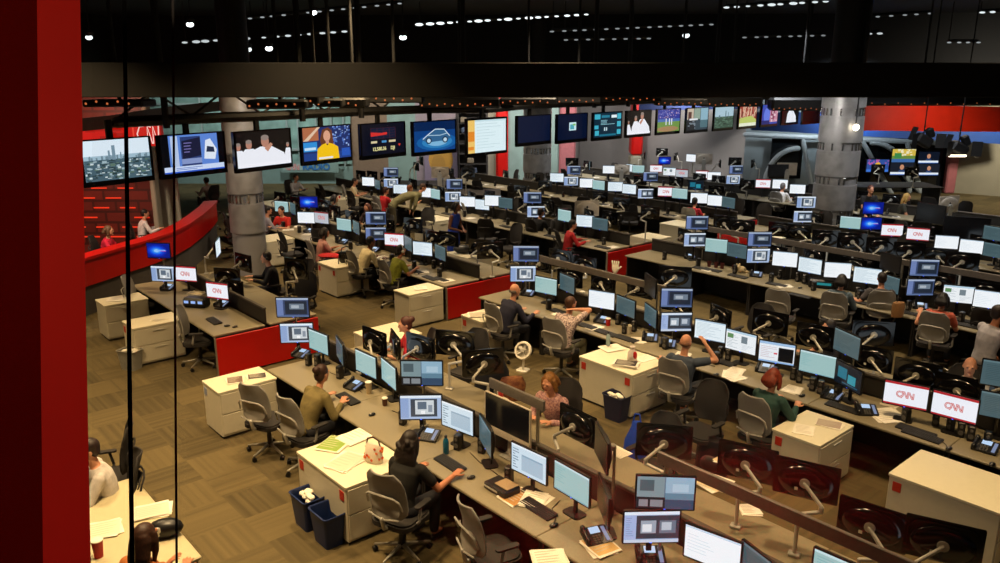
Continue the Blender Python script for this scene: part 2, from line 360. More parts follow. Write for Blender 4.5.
        p.poly([(.26, 0), (.28, .34), (.38, .46), (.46, .5), (.49, .42), (.53, .5), (.62, .46), (.72, .36), (.74, 0)], '#f5c313'); p.rect(.3, .02, .6, .08, '#e8e8ee')
    elif kind == 'stocks':
        p = Pic(w, h, '#080c1c'); p.rect(.2, .52, .78, .86, '#101a33'); p.rects([(.2+.145*i, .52, .203+.145*i, .86) for i in range(5)]+[(.2, .52+.085*i, .78, .523+.085*i) for i in range(5)], '#7a3340')
        p.poly([(.2, .6), (.58, .64), (.58, .72), (.45, .7), (.2, .74)], '#d0302c'); p.rects([(.2, .38, .34, .45), (.62, .38, .78, .45)], '#d8c9a0'); p.rect(.45, .38, .56, .45, '#4c90c8'); p.poly([(.84, .3), (.9, .3), (.87, .22)], '#e04030')
    elif kind == 'car':
        p = Pic(w, h, '#0b3f80'); p.rect(0, .7, 1, 1, '#07234f')
        for k, c in ((1, '#155c9e'), (.75, '#2f80bc'), (.5, '#7db6da')): p.disc(.55, .3, .5*k, .28*k, c)
        p.poly([(.18, .4), (.3, .56), (.5, .74), (.72, .72), (.84, .52), (.9, .42), (.8, .34), (.3, .3)], '#33628c'); p.stroke([(.2, .42), (.32, .56), (.5, .74), (.72, .72), (.86, .48)], .015, '#d5e8f4'); p.stroke([(.32, .54), (.62, .52), (.8, .58)], .012, '#b4d3e6')
        for x in (.34, .74): p.disc(x, .36, .07, .11, '#0d2440'); p.disc(x, .36, .045, .07, '#bcd7e8')
    elif kind == 'sheet':
        p = Pic(w, h, '#dff3f8'); p.rect(0, 0, .17, 1, '#f0c66a'); p.rect(0, .36, .16, .66, '#e58a2c'); p.rect(0, .1, .14, .2, '#e58a2c'); p.rects(lines(.22, .1, .95, .92, 9, g, .12), '#b3cfd6'); p.rect(.17, .95, 1, 1, '#c8e2ea')
    elif kind == 'navyoff': p = Pic(w, h, '#04102c'); p.rect(.02, .02, .98, .98, '#05122f')
    elif kind == 'navywin': p = Pic(w, h, '#04102c'); p.rect(.38, .36, .62, .68, '#cdeaf2'); p.rect(.41, .4, .55, .6, '#4fa8b8'); p.rect(.5, .55, .6, .62, '#7fc26a')
    elif kind == 'data':
        p = Pic(w, h, '#0b2a3c'); p.rects([(.02, .75, .22, .95), (.02, .35, .16, .5), (.84, .4, .98, .62), (.84, .72, .98, .95), (.04, .08, .18, .28), (.84, .08, .98, .28)], '#3fb0c8')
        p.rect(.26, .3, .78, .7, '#122b3a'); p.rects(lines(.24, .5, .8, .72, 4, g, .4), '#8fc6d4'); p.rect(.62, .78, .82, .9, '#e6f3f7'); p.rects([(.36, .26, .4, .4), (.43, .26, .47, .4)], '#c3dde6'); p.rect(.2, .04, .8, .12, '#1d6d86'); p.rect(.26, .8, .55, .9, '#2b7f98')
    elif kind == 'baseball':
        p = Pic(w, h, '#6f9448'); p.rect(0, .55, 1, 1, '#3a3f96'); p.rects(rnd_rects(60, 0, .6, 1, 1, .04, .05, g), '#7d82c8'); p.rects(rnd_rects(30, 0, .6, 1, 1, .04, .05, g), '#c7a0a6'); p.rect(0, .45, 1, .57, '#4c6fb4'); p.disc(.45, .12, .5, .12, '#a5825a')
        for x in (.35, .5, .6): p.rect(x, .3, x+.04, .6, '#dfe3ef'); p.disc(x+.02, .63, .02, .04, '#2b2c66')
    elif kind == 'fourway':
        p = Pic(w, h, '#35454f'); p.rect(0, .5, .3, 1, '#c9b8a4'); p.rect(.04, .5, .2, .85, '#5c3b33'); p.rect(.32, .5, .62, 1, '#8ea394'); p.rect(.64, .1, 1, 1, '#8db3c4'); p.rect(.64, .1, 1, .45, '#4f6f78'); p.rect(0, 0, .4, .46, '#22262a'); p.rects(rnd_rects(12, 0, 0, .4, .44, .12, .1, g), '#75808a'); p.rect(.1, .46, .5, .54, '#e2e6ea')
    elif kind == 'city':
        p = Pic(w, h, '#a9c6d4'); p.rect(0, 0, 1, .55, '#3c5648'); p.rects([(.55, .5, .6, .82), (.7, .5, .73, .74), (.2, .5, .28, .62)], '#5e7d86'); p.rects(rnd_rects(60, 0, 0, 1, .55, .1, .06, g), '#5f7d6a'); p.rects(rnd_rects(40, 0, 0, 1, .5, .1, .05, g), '#22342c')
    elif kind == 'crowd':
        p = Pic(w, h, '#a54a3a'); p.rects(rnd_rects(40, 0, .3, 1, 1, .08, .3, g), '#d8b49a'); p.rects(rnd_rects(20, 0, .3, 1, 1, .06, .3, g), '#6a2c24'); p.poly([(0, 0), (1, 0), (1, .3), (.7, .5), (.3, .45), (0, .4)], '#b9c96a'); p.rect(0, 0, 1, .16, '#e4ead2')
    elif kind == 'pinkblue':
        p = Pic(w, h, '#2b4cae'); p.rect(.5, .1, 1, .9, '#c58ba0'); p.disc(.3, .45, .2, .4, '#5c7be0'); p.disc(.68, .5, .14, .35, '#8a4460'); p.rect(0, 0, .5, .2, '#16296c'); p.rect(.85, .8, 1, 1, '#e8eef8'); p.rects(rnd_rects(15, .5, .1, 1, .9, .08, .15, g), '#e6cfd8')
    elif kind == 'news':
        p = Pic(w, h, '#6c8a3c'); p.rect(0, .5, 1, 1, '#d6b84a'); p.rects(rnd_rects(20, 0, .3, 1, 1, .15, .2, g), '#e8e3c0'); p.rect(0, 0, 1, .25, '#3d6aa8'); p.rect(.1, .3, .4, .7, '#3f8a4a')
    elif kind == 'news2':
        p = Pic(w, h, '#0d1626'); p.disc(.5, .62, .09, .2, '#c58c6c'); p.poly([(.3, .1), (.7, .1), (.6, .42), (.4, .42)], '#27406e'); p.rect(.02, .08, .98, .24, '#e6edf6'); p.rect(.02, .02, .98, .08, '#4470c0')
    elif kind == 'news3':
        p = Pic(w, h, '#2b4f9a'); p.disc(.5, .5, .14, .3, '#e2b32c'); p.rects(rnd_rects(18, 0, .4, 1, 1, .1, .2, g), '#b85aa0'); p.rect(0, 0, 1, .2, '#3b74d0'); p.rect(.3, .2, .7, .3, '#f0d048')
    p.col = None
    PICS[key] = p.mesh('screen', SCR); return PICS[key]
# ------------------------------------------------------------------ builders: monitors
DESK = .73
XZ = Matrix.Rotation(pi/2, 4, 'X')           # a prism drawn in XY stands up in XZ, its +Z side looks to -Y
CACHE = {}
def cached(key, fn):
    if key not in CACHE: CACHE[key] = fn()
    return CACHE[key]
def housing_mesh(w, h, style):
    def f():
        b = MB(); b.rrect(w, h, .012, 0, .022, XZ)
        if style == 'imac':
            b.dome(0, 0, 0, w*.46, h*.44, .03)
        else:
            b.rrect(w*.92, h*.9, .1, -.018, .0, XZ, n=6)
            b.dome(0, .017, -.01, w*.42, h*.43, .042)
        me = b.mesh('housing', {'imac': m_imac, 'dome': m_gloss}.get(style, m_black)); smooth_mesh(me, 35); return me
    return cached(('h', w, h, style), f)
def monitor(x, y, zc, yaw, kind, label, w=.51, style='stand', group=None, cat='monitor', h=None, seed=0, name='computer_monitor', side=1):
    h = h or (w*.64)
    o = thing(name, label, cat, (x, y, DESK), R(yaw), group); z = zc-DESK
    T = Matrix.Translation((0, 0, z)); imac = style.startswith('imac')
    link('housing', housing_mesh(w, h, 'imac' if imac else ('dome' if style == 'arm' else 'plain')), o, T)
    ph = h-.03
    if imac: ph = h*.80
    s = link('screen', pic(kind, w-.03, ph, seed), o, Matrix.Translation((0, -.0232, z+(h*.085 if imac else 0))))
    if imac:
        link('chin', cached(('chin', w, h), lambda: MB().box(0, -.0245, -h*.42, w*.985, .004, h*.145).mesh('chin', m_imac)), o, T)
        def st():
            b = MB(); b.box(0, .09, -z/2-.02, .16, .012, z-.04, Matrix.Rotation(-.05, 4, 'X')); b.rrect(.2, .19, .02, -z+.002, -z+.012, Matrix.Translation((0, .04, 0))); b.box(0, .05, -.02, .1, .08, .05); return b.mesh('stand', m_silver)
        link('stand', cached(('ist', round(z, 2)), st), o, T)
    elif style == 'stand':
        def st():
            b = MB(); b.box(0, .045, -z/2, .05, .022, z-.02); b.rrect(.22, .16, .04, -z+.001, -z+.014, Matrix.Translation((0, .03, 0))); b.box(0, .03, 0, .1, .05, .1); return b.mesh('stand', m_black)
        link('stand', cached(('st', round(z, 2)), st), o, T)
    elif style == 'pole':
        def st():
            b = MB(); b.seg((0, .115, -z+.002), (0, .115, .02), .016, .016, 10, False); b.box(0, .07, 0, .07, .1, .06); b.box(0, .115, -z+.012, .08, .08, .022); return b.mesh('pole_mount', m_alu)
        link('pole_mount', cached(('pl', round(z, 2)), st), o, T)
    elif style == 'arm':
        def ar():
            b = MB(); e = (.17*side, .17, -.13); g = (0, .27, -.2)
            b.seg((0, .055, 0), (0, .075, 0), .045, .045, 14, False)
            b.seg((0, .075, 0), e, .017, .017, 10); b.seg(e, (e[0], e[1], e[2]-.06), .022, .022, 10, False)
            b.seg((e[0], e[1], e[2]-.05), g, .019, .019, 10); b.seg((0, .27, -.2), (0, .27, -z+.003), .018, .018, 10, False); b.box(0, .27, -z+.015, .1, .08, .03); return b.mesh('support_arm', m_silver)
        link('support_arm', cached(('ar', round(z, 2), side), ar), o, T)
        link('vent_label', cached('vl', lambda: MB().box(.07, .057, -.07, .03, .003, .03).mesh('vent_label', m_paper)), o, T)
    if kind != 'off':
        link('power_light', cached('led', lambda: MB().box(0, -.0225, 0, .018, .003, .006).mesh('power_light', emis('blue_power_light', '#3a5cff', 2.5))), o, Matrix.Translation((0, 0, z-h/2+.0075)))
    return o
# ------------------------------------------------------------------ chairs
def curved_panel(w0, w1, z0, z1, bow, th, y0, tilt, nx=8, nz=8, rnd=.35):
    vs = []; fs = []
    for side in (0, 1):
        for j in range(nz+1):
            v = j/nz; z = z0+(z1-z0)*v; wd = w0+(w1-w0)*v
            e = min(v, 1-v)*2; wd *= 1-rnd*(1-min(1, e*2.2))**2
            for i in range(nx+1):
                u = i/nx*2-1; vs.append((u*wd/2, y0+tilt*v-bow*u*u+.035*sin(v*pi)*-1+side*th, z))
    n = (nx+1)*(nz+1)
    for side in (0, 1):
        for j in range(nz):
            for i in range(nx):
                a = side*n+j*(nx+1)+i; q = [a, a+1, a+nx+2, a+nx+1]; fs.append(q if side == 0 else q[::-1])
    rim = [i for i in range(nx+1)]+[j*(nx+1)+nx for j in range(1, nz+1)]+[nz*(nx+1)+i for i in range(nx-1, -1, -1)]+[j*(nx+1) for j in range(nz-1, 0, -1)]
    for k in range(len(rim)): a = rim[k]; b = rim[(k+1) % len(rim)]; fs.append([b, a, a+n, b+n])
    return vs, fs, rim
def chair_proto(dark):
    mb_, mf = (m_chdark, m_chdark) if dark else (m_chair, m_chframe)
    o = thing('office_chair', 'chair', 'chair')
    b = MB(); b.rrect(.5, .48, .12, .425, .475, n=5); b.rrect(.46, .44, .11, .475, .492, n=5); b.build('seat', m_chdark, o, True)
    vs, fs, rim = curved_panel(.48, .43, .56, 1.08, .055, .018, .235, .09)
    MB().add(vs, fs).build('backrest', mb_, o, True)
    t = MB(); pts = [Vector(vs[i])+Vector((0, .009, 0)) for i in rim]; t.tube(pts+[pts[0]], .011, 6); t.build('back_frame', mf, o, True)
    t = MB(); t.add(*curved_panel(.36, .33, .585, .83, .03, .012, .285, .02)[:2]); t.build('lumbar_panel', m_chdark if dark else mat('lumbar_grey', '#8b867d', .5), o, True)
    t = MB(); t.tube([(-.215, .25, .70), (-.2, .285, .80), (-.15, .315, .845), (0, .33, .855), (.15, .315, .845), (.2, .285, .80), (.215, .25, .70)], .011, 6); t.tube([(-.18, .285, .6), (0, .31, .575), (.18, .285, .6)], .01, 6)
    t.tube([(0, .31, .58), (0, .28, .46), (0, .12, .41)], .022, 8); t.build('back_support', m_chdark if dark else m_silver, o, True)
    for sx in (-1, 1):
        a = MB(); a.rrect(.07, .24, .03, .655, .675, Matrix.Translation((sx*.27, -.02, 0)), n=3); a.build('armrest', m_chdark, o, True)
        a = MB(); a.tube([(sx*.27, .02, .65), (sx*.275, .05, .5), (sx*.2, .05, .42), (sx*.08, .04, .41)], .016, 7); a.build('armrest_post', mf, o, True)
    c = MB(); c.seg((0, 0, .13), (0, 0, .40), .03, .03, 12, False); c.box(0, .02, .41, .26, .22, .035); c.seg((0, 0, .09), (0, 0, .15), .045, .04, 12, False); c.build('gas_column', m_black, o, True)
    for k in range(5):
        a = 2*pi*k/5+.3; d = (cos(a), sin(a))
        s = MB(); s.seg((d[0]*.03, d[1]*.03, .125), (d[0]*.3, d[1]*.3, .082), .024, .014, 8); sp = s.build('base_spoke', m_alu, o, True)
        s = MB(); Mw = Matrix.Translation((d[0]*.3, d[1]*.3, .031)) @ Matrix.Rotation(a+.8, 4, 'Z') @ Matrix.Rotation(pi/2, 4, 'Y')
        s.lathe([(.012, -.026), (.029, -.024), (.031, -.008), (.02, 0), (.031, .008), (.029, .024), (.012, .026)], 12, Mw); s.seg((d[0]*.3, d[1]*.3, .05), (d[0]*.3, d[1]*.3, .075), .008, .008, 6, False); s.build('caster', m_black, sp, True)
    return o
CHAIRS = {}
def chair(x, y, yaw, label, dark=False, group=None):
    if dark not in CHAIRS:
        o = chair_proto(dark); CHAIRS[dark] = o; o.location = (x, y, 0); o.rotation_euler = (0, 0, R(yaw)); tag(o, label, None, group); return o
    return dup(CHAIRS[dark], (x, y, 0), R(yaw), label, group)
# ------------------------------------------------------------------ people
def person(label, x, y, yaw, shirt='#888888', pants='#1c1c22', skin=None, hair='#2a1a12', style='short', seated=True, lean=.06, turn=0, nod=8, hands=None,
           sleeves='short', vox=.011, pattern=None, wave=None, band=None, group=None, fem=False, z0=0., dress=False, beard=None):
    skin = skin or m_skin; o = thing('person', label, 'person', (x, y, z0), R(yaw), group)
    hip = .53 if seated else .96; k = 1.0
    Ls = .47; ns = lean
    def sp(f): return Vector((0, -ns*Ls*2*f*f*1.1 - ns*.3*f, hip+Ls*1.0*f*sqrt(max(.1, 1-(ns*f)**2*1.4))))
    sh = sp(1.0); nk = sh+Vector((0, -.012-ns*.05, .055)); hc = nk+Vector((0, -.03-ns*.12, .155))
    sw = .165 if fem else .185; wd = (.155, .125, .15, .17, .145) if fem else (.165, .15, .17, .19, .165)
    rings = [(sp(-.12), wd[0]*.7, .09), (sp(0), wd[0], .115), (sp(.3), wd[1], .1), (sp(.6), wd[2], .115), (sp(.82), wd[3], .11), (sp(.97), wd[4], .08), (sp(1.06), .075, .055)]
    def torso(b, g=0.): b.loft([(c, a+g, d+g) for c, a, d in rings], 18)
    Hh = hands or [(-.17, -.43, .79), (.17, -.43, .79)]
    arms = []
    for i, sx in enumerate((-1, 1)):
        S = sp(.93)+Vector((sx*sw, 0, .0)); T = Vector(Hh[i]); a, c = .285, .25; D = T-S; L = min(D.length, a+c-.01); T = S+D.normalized()*L
        m = (a*a-c*c+L*L)/(2*L); hgt = sqrt(max(1e-4, a*a-m*m)); hint = Vector((sx*.55, .25, -1)); u = D.normalized(); n = (hint-u*hint.dot(u)).normalized()
        arms.append((S, S+u*m+n*hgt, T, sx))
    Mh = Matrix.Translation(hc) @ Matrix.Rotation(R(turn), 4, 'Z') @ Matrix.Rotation(R(nod), 4, 'X')
    legs = []
    for sx in (-1, 1):
        if seated: legs.append([Vector((sx*.09, 0, hip)), Vector((sx*.13, -.43, .51)), Vector((sx*.13, -.38, .1)), Vector((sx*.14, -.52, .045))])
        else: legs.append([Vector((sx*.09, 0, .94)), Vector((sx*.1, -.03, .5)), Vector((sx*.1, .02, .09)), Vector((sx*.11, -.13, .04))])
    # body: one continuous surface
    b = MB(); torso(b)
    b.seg(sp(.98), hc+Vector((0, .01, -.06)), .055 if not fem else .047, .05 if not fem else .043, 12)
    b.ell((0, .012, .022), .074, .093, .098, 16, 12, Mh); b.ell((0, -.022, -.05), .061, .069, .068, 14, 10, Mh); b.ell((0, -.05, -.012), .064, .044, .064, 12, 8, Mh)
    b.ell((0, -.096, -.012), .013, .02, .024, 8, 6, Mh); b.ell((0, -.09, -.085), .024, .016, .016, 8, 6, Mh)
    for sx in (-1, 1): b.ell((sx*.077, .014, -.01), .01, .018, .028, 8, 6, Mh); b.ell((sx*.028, -.088, .03), .02, .012, .01, 8, 6, Mh)
    for S, E, T, sx in arms:
        b.seg(S, E, .052, .04, 12); b.seg(E, T, .041, .027, 12)
        d = (T-E).normalized(); up = Vector((0, 0, 1)) if abs(d.z) < .8 else Vector((0, 1, 0)); sd = d.cross(up).normalized(); up = sd.cross(d)
        Mr = Matrix(((sd.x, d.x, up.x, T.x), (sd.y, d.y, up.y, T.y), (sd.z, d.z, up.z, T.z), (0, 0, 0, 1)))
        b.ell((0, .05, 0), .042, .056, .019, 12, 8, Mr)
        for q, (fx, L1) in enumerate(((-.031, .033), (-.011, .04), (.01, .038), (.029, .03))):
            p0 = Mr @ Vector((fx, .085, .002)); p1 = Mr @ Vector((fx*1.25, .09+L1, -.004)); p2 = Mr @ Vector((fx*1.3, .09+L1*1.75, -.022)); b.seg(p0, p1, .0092, .0085, 8); b.seg(p1, p2, .0085, .0075, 8)
        t0 = Mr @ Vector((-sx*.03, .03, -.004)); t1 = Mr @ Vector((-sx*.062, .065, -.01)); t2 = Mr @ Vector((-sx*.066, .095, -.018)); b.seg(t0, t1, .012, .0105, 8); b.seg(t1, t2, .0105, .0085, 8)
    for L in legs: b.seg(L[0], L[1], .082, .055, 12); b.seg(L[1], L[2], .055, .036, 12); b.seg(L[2], L[3], .036, .032, 10)
    body = b.build('body', skin, o); rm = body.modifiers.new('skin', 'REMESH'); rm.mode = 'VOXEL'; rm.voxel_size = vox; rm.use_smooth_shade = True
    # shirt
    sm = mat('cloth_'+shirt.strip('#')+(pattern or ''), shirt, .85, scale=60 if pattern else 14, var=.22, hex2=pattern, bump=.15)
    if pattern:
        sm.node_tree.nodes['Noise Texture'].inputs['Scale'].default_value = 45
    b = MB(); torso(b, .014)
    if not dress:
        for S, E, T, sx in arms:
            if sleeves == 'long': b.seg(S, E, .066, .052, 12); b.seg(E, E+(T-E)*.9, .053, .037, 12)
            elif sleeves == 'short': b.seg(S, S+(E-S)*.62, .067, .06, 12)
    else:
        L0 = hip; b.loft([(Vector((0, -.0, hip+.05)), .165, .125), (Vector((0, -.01, hip-.15)), .2, .15), (Vector((0, -.01, hip-.45)), .21, .15)], 18)
    s = b.build('dress' if dress else 'shirt', sm, o); rm = s.modifiers.new('cloth', 'REMESH'); rm.mode = 'VOXEL'; rm.voxel_size = max(.012, vox); rm.use_smooth_shade = True
    # trousers and shoes
    if not dress:
        b = MB(); b.loft([(sp(-.1), .13, .1), (sp(0), wd[0]+.014, .128), (sp(.14), wd[0]+.004, .118)], 16)
        for L in legs: b.seg(L[0], L[1], .094, .068, 12); b.seg(L[1], L[1]+(L[2]-L[1])*.92, .067, .052, 12)
        s = b.build('trousers', mat('cloth_'+pants.strip('#'), pants, .85, scale=14, var=.2), o); rm = s.modifiers.new('cloth', 'REMESH'); rm.mode = 'VOXEL'; rm.voxel_size = .016; rm.use_smooth_shade = True
    for L in legs:
        sh_ = MB(); a = L[2]; t = L[3]; sh_.ell(((a.x+t.x)/2, (a.y+t.y)/2, .045), .045, .13, .044, 12, 8); sh_.build('shoe', m_black, o, True)
    # hair
    hm = mat('hair_'+hair.strip('#'), hair, .55, scale=50, var=.45, bump=.3)
    h = MB()
    if style == 'bald': h.ell((0, .035, -.012), .082, .075, .042, 14, 8, Mh)
    else: h.ell((0, .024, .037), .084, .098, .092, 16, 10, Mh); h.ell((0, .052, -.015), .078, .06, .085 if fem else .07, 14, 8, Mh)
    if style in ('long', 'curly', 'bob'):
        dn = .34 if style != 'bob' else .14; wv = .012 if style == 'curly' else .004
        c0 = Mh @ Vector((0, .045, .04)); rg = random.Random(len(label)); rr = []
        for i in range(9):
            f = i/8; c = c0+Vector((rg.uniform(-wv, wv), .02+.055*min(1, f*2), -dn*f)); rr.append((c, (.088+.03*sin(f*pi*.8)*(1.5 if style == 'curly' else .6))*(1-.45*max(0, f-.7)/.3)+rg.uniform(-wv, wv), .06*(1-.4*f)+rg.uniform(0, wv)))
        h.loft(rr, 14)
        for sx in (-1, 1): h.loft([(Mh @ Vector((sx*.068, .0, .05)), .03, .03), (Mh @ Vector((sx*.086, .0, -.02)), .028, .035), (Mh @ Vector((sx*.09, .0, -.1)), .028, .03), (Mh @ Vector((sx*.085, .01, -.1-dn*.3)), .015, .015)], 10)
        if style == 'curly':
            for i in range(26):
                f = rg.random(); a = rg.uniform(-.2, pi+.2); c = c0+Vector((cos(a)*(.09+.03*f), .05+sin(a)*.05, -dn*f)); h.ell(c, .028, .026, .034, 8, 6)
    if style == 'bun': h.ell((0, .12, .06), .052, .046, .05, 12, 8, Mh)
    if style == 'pony': h.loft([(Mh @ Vector((0, .1, .05)), .025, .025), (Mh @ Vector((0, .15, .0)), .03, .03), (Mh @ Vector((0, .15, -.12)), .025, .025), (Mh @ Vector((0, .13, -.2)), .01, .01)], 10)
    ho = h.build('hair', hm, o, True)
    if style != 'bald': rm = ho.modifiers.new('hair', 'REMESH'); rm.mode = 'VOXEL'; rm.voxel_size = .012; rm.use_smooth_shade = True
    e = MB()
    for sx in (-1, 1): e.ell((sx*.029, -.0905, .012), .012, .006, .0065, 8, 6, Mh)
    e.build('eyes', m_black, o, True)
    e = MB(); e.ell((0, -.0935, -.052), .024, .006, .006, 8, 6, Mh); e.build('mouth', mat('lips', '#8a3b34', .5), o, True)
    if band:
        t = MB(); t.tube([tuple(Mh @ Vector((cos(a)*.09, .01, .03+sin(a)*.1))) for a in [R(i*18) for i in range(11)]], .007, 6)
        for sx in (-1, 1): t.seg(Mh @ Vector((sx*.08, .01, -.005)), Mh @ Vector((sx*.1, .01, -.005)), .032, .032, 12)
        t.build('headphones', mat('c_'+band.strip('#'), band, .4), o, True)
    return o
def pers(u, v, yaw, label, chairlab=None, zh=None, seated=True, dark=False, back=0, **k):
    """Stands or sits where the head seen at (u, v) puts it."""
    ns = k.get('lean', .06); hip = .53 if seated else .96
    hz = zh or (hip+.47*sqrt(max(.1, 1-ns*ns*1.4))+.21) + k.get('z0', 0)
    x, y = P(u, v, hz)
    if hz: off = ns*.47*2.2+ns*.3+.042+ns*.17; x -= sin(R(yaw))*off; y += cos(R(yaw))*off
    o = person(label, x, y, yaw, seated=seated, **k)
    if seated: chair(x-sin(R(yaw))*.02, y+cos(R(yaw))*.02, yaw+back, chairlab or ('chair of the '+' '.join(label.split(',')[0].split()[:13])), dark)
    return o
# ------------------------------------------------------------------ office furniture and desk things
def cabinet(s, t, ls, lt, label, front='-t', hgt=.70, stick='#b5301c', rot=0, group=None, stickers=2, ink=None):
    """file cabinet with its long side along the row; drawers on the end that looks along +s"""
    x, y = rowpt(s, t); o = thing('file_cabinet', label, 'cabinet', (x, y, 0), ROW+R(rot), group)
    MB().box(0, 0, .335+.02, ls-.02, lt-.02, hgt-.03-.04, r=.006).build('cabinet_body', m_cream, o)
    MB().box(0, 0, .02, ls-.06, lt-.06, .04).build('plinth', m_dark, o)
    MB().rrect(ls, lt, .012, hgt-.025, hgt, n=2).build('cabinet_top', m_cabtop, o)
    m2 = mat('sticker'+stick, stick, .5)
    for k in range(2):
        zc = .215+k*.3; d = MB().box(ls/2-.004, -.0, zc, .016, lt-.05, .285, r=.004).build('drawer', m_cream, o)
        MB().box(ls/2+.012, 0, zc+.09, .016, .2, .014, r=.004).build('handle', m_silver, d)
    for k in range(stickers):
        sx = -ls/2+.1 if k == 0 else ls/2-.1
        MB().box(sx, -lt/2+.007, hgt-.13, .09, .008, .11, r=.002).build('sticker', m2, o)
    return o
def deskphone(x, y, yaw, label, z=DESK, group=None):
    if 'phone' not in CACHE:
        o = thing('desk_phone', label, 'phone', (x, y, z), R(yaw), group); CACHE['phone'] = o
        wd = Matrix.Rotation(R(20), 4, 'X')
        T = Matrix.Translation((0, 0, .05)) @ wd
        b = MB(); b.rrect(.26, .2, .015, -.012, .012, T, n=3); b.box(0, .07, .02, .2, .03, .035); b.build('phone_body', m_black, o)
        b = MB(); b.seg((-.105, -.07, .055), (-.105, .07, .105), .017, .017, 8); b.seg((-.105, -.075, .045), (-.105, -.06, .06), .026, .026, 10); b.seg((-.105, .06, .095), (-.105, .075, .11), .026, .026, 10); b.build('handset', m_black, o, True)
        b = MB(); b.box(0, .055, .014, .1, .07, .004, T); b.build('display', emis('phone_display', '#b9d4f2', 1.0), o)
        b = MB(); b.box(.09, .0, .014, .035, .16, .004, T); b.build('line_keys', emis('phone_key_strip', '#9fb2dd', .55), o)
        b = MB()
        for i in range(3):
            for j in range(4): b.box(-.035+i*.03, -.01-j*.024, .0145, .02, .014, .006, T)
        b.build('keypad', mat('grey_keys', '#55534f', .5), o); return o
    return dup(CACHE['phone'], (x, y, z), R(yaw), label, group)
def protodup(key, make, x, y, yaw, label, z, group):
    if key not in CACHE:
        o = make(); CACHE[key] = o; o.location = (x, y, z); o.rotation_euler = (0, 0, R(yaw)); tag(o, label, None, group); return o
    return dup(CACHE[key], (x, y, z), R(yaw), label, group)
def mk_keyboard():
    o = thing('keyboard', '', 'keyboard'); M = Matrix.Rotation(R(5), 4, 'X')
    MB().rrect(.44, .15, .012, .004, .02, M, n=3).build('key_tray', m_black, o)
    b = MB()
    for j in range(5):
        for i in range(17):
            if 0 < j or i not in (4, 5, 6, 7, 8): b.box(-.2+i*.025, -.055+j*.026, .024, .021, .021, .008, M, r=.003)
    b.box(-.05, -.055, .024, .14, .021, .008, M, r=.003); b.build('keys', mat('charcoal_keys', '#2b2a2a', .5), o)
    return o
def keyboard(x, y, yaw, label, z=DESK, group=None): return protodup('kb', mk_keyboard, x, y, yaw, label, z, group)
def mk_mouse():
    o = thing('computer_mouse', '', 'mouse'); MB().ell((0, 0, .016), .03, .052, .018, 14, 8).build('shell', m_black, o, True)
    MB().seg((0, -.025, .03), (0, -.012, .033), .005, .005, 8).build('scroll_wheel', m_silver, o, True); return o
def mouse(x, y, yaw, label, z=DESK, group=None): return protodup('ms', mk_mouse, x, y, yaw, label, z, group)
def mk_speaker():
    o = thing('desk_speaker', '', 'speaker'); MB().box(0, 0, .095, .08, .09, .19, r=.012).build('speaker_body', m_black, o)
    for z, r in ((.065, .03), (.14, .02)): MB().lathe([(r, 0), (r*.8, .004), (r*.3, -.002), (.003, .004)], 14, Matrix.Translation((0, -.046, z)) @ Matrix.Rotation(pi/2, 4, 'X')).build('speaker_cone', mat('grey_cone', '#57534e', .4), o, True)
    return o
def speaker(x, y, yaw, label, z=DESK, group=None): return protodup('sp', mk_speaker, x, y, yaw, label, z, group)
def mk_cup(col, r=.038, h=.1, lid=True):
    def f():
        o = thing('cup', '', 'cup'); MB().lathe([(r*.75, 0), (r, h), (r*.9, h), (r*.68, .006)], 16).build('cup_body', mat('cup'+col, col, .5), o, True)
        if lid: MB().lathe([(r*1.05, h), (r*1.05, h+.008), (r*.8, h+.016), (.01, h+.017)], 16).build('lid', m_paper, o, True)
        return o
    return f
def cup(x, y, label, col='#b0231c', z=DESK, r=.038, h=.1, lid=True, group=None): return protodup(('cup', col, r, h, lid), mk_cup(col, r, h, lid), x, y, 0, label, z, group)
def mk_bottle(col):
    def f():
        o = thing('bottle', '', 'bottle'); MB().lathe([(.03, 0), (.034, .01), (.034, .14), (.028, .17), (.014, .19), (.014, .205)], 14).build('bottle_body', mat('bottle'+col, col, .25), o, True)
        MB().lathe([(.016, .2), (.016, .225), (.012, .228)], 12).build('cap', m_black, o, True); return o
    return f
def bottle(x, y, label, col='#1b5f7a', z=DESK, group=None): return protodup(('bt', col), mk_bottle(col), x, y, 0, label, z, group)
def papers(x, y, yaw, label, z=DESK, w=.22, h=.3, n=3, top=None, group=None, marks='#b9b09c'):
    o = thing('paper_stack', label, 'paper', (x, y, z), R(yaw), group); g = random.Random(label); b = MB(); zz = 0
    for i in range(n):
        th = .004+.003*g.random(); b.box(g.uniform(-.02, .02), g.uniform(-.02, .02), zz+th/2, w, h, th, Matrix.Rotation(g.uniform(-.2, .2), 4, 'Z'), r=.001); zz += th
    b.build('sheets', m_paper if not top else [m_paper], o)
    p = MB(); p.col = lin(top or '#e9e2d2'); p.quad((-w*.46, -h*.46, zz+.001), (w*.46, -h*.46, zz+.001), (w*.46, h*.46, zz+.001), (-w*.46, h*.46, zz+.001))
    p.col = lin(marks)
    for i in range(6):
        yy = h*(.38-.13*i); p.quad((-w*.4, yy-.006, zz+.002), (w*g.uniform(-.1, .4), yy-.006, zz+.002), (w*g.uniform(.1, .4), yy+.006, zz+.002), (-w*.4, yy+.006, zz+.002))
    p.build('print', PAINT, o); return o
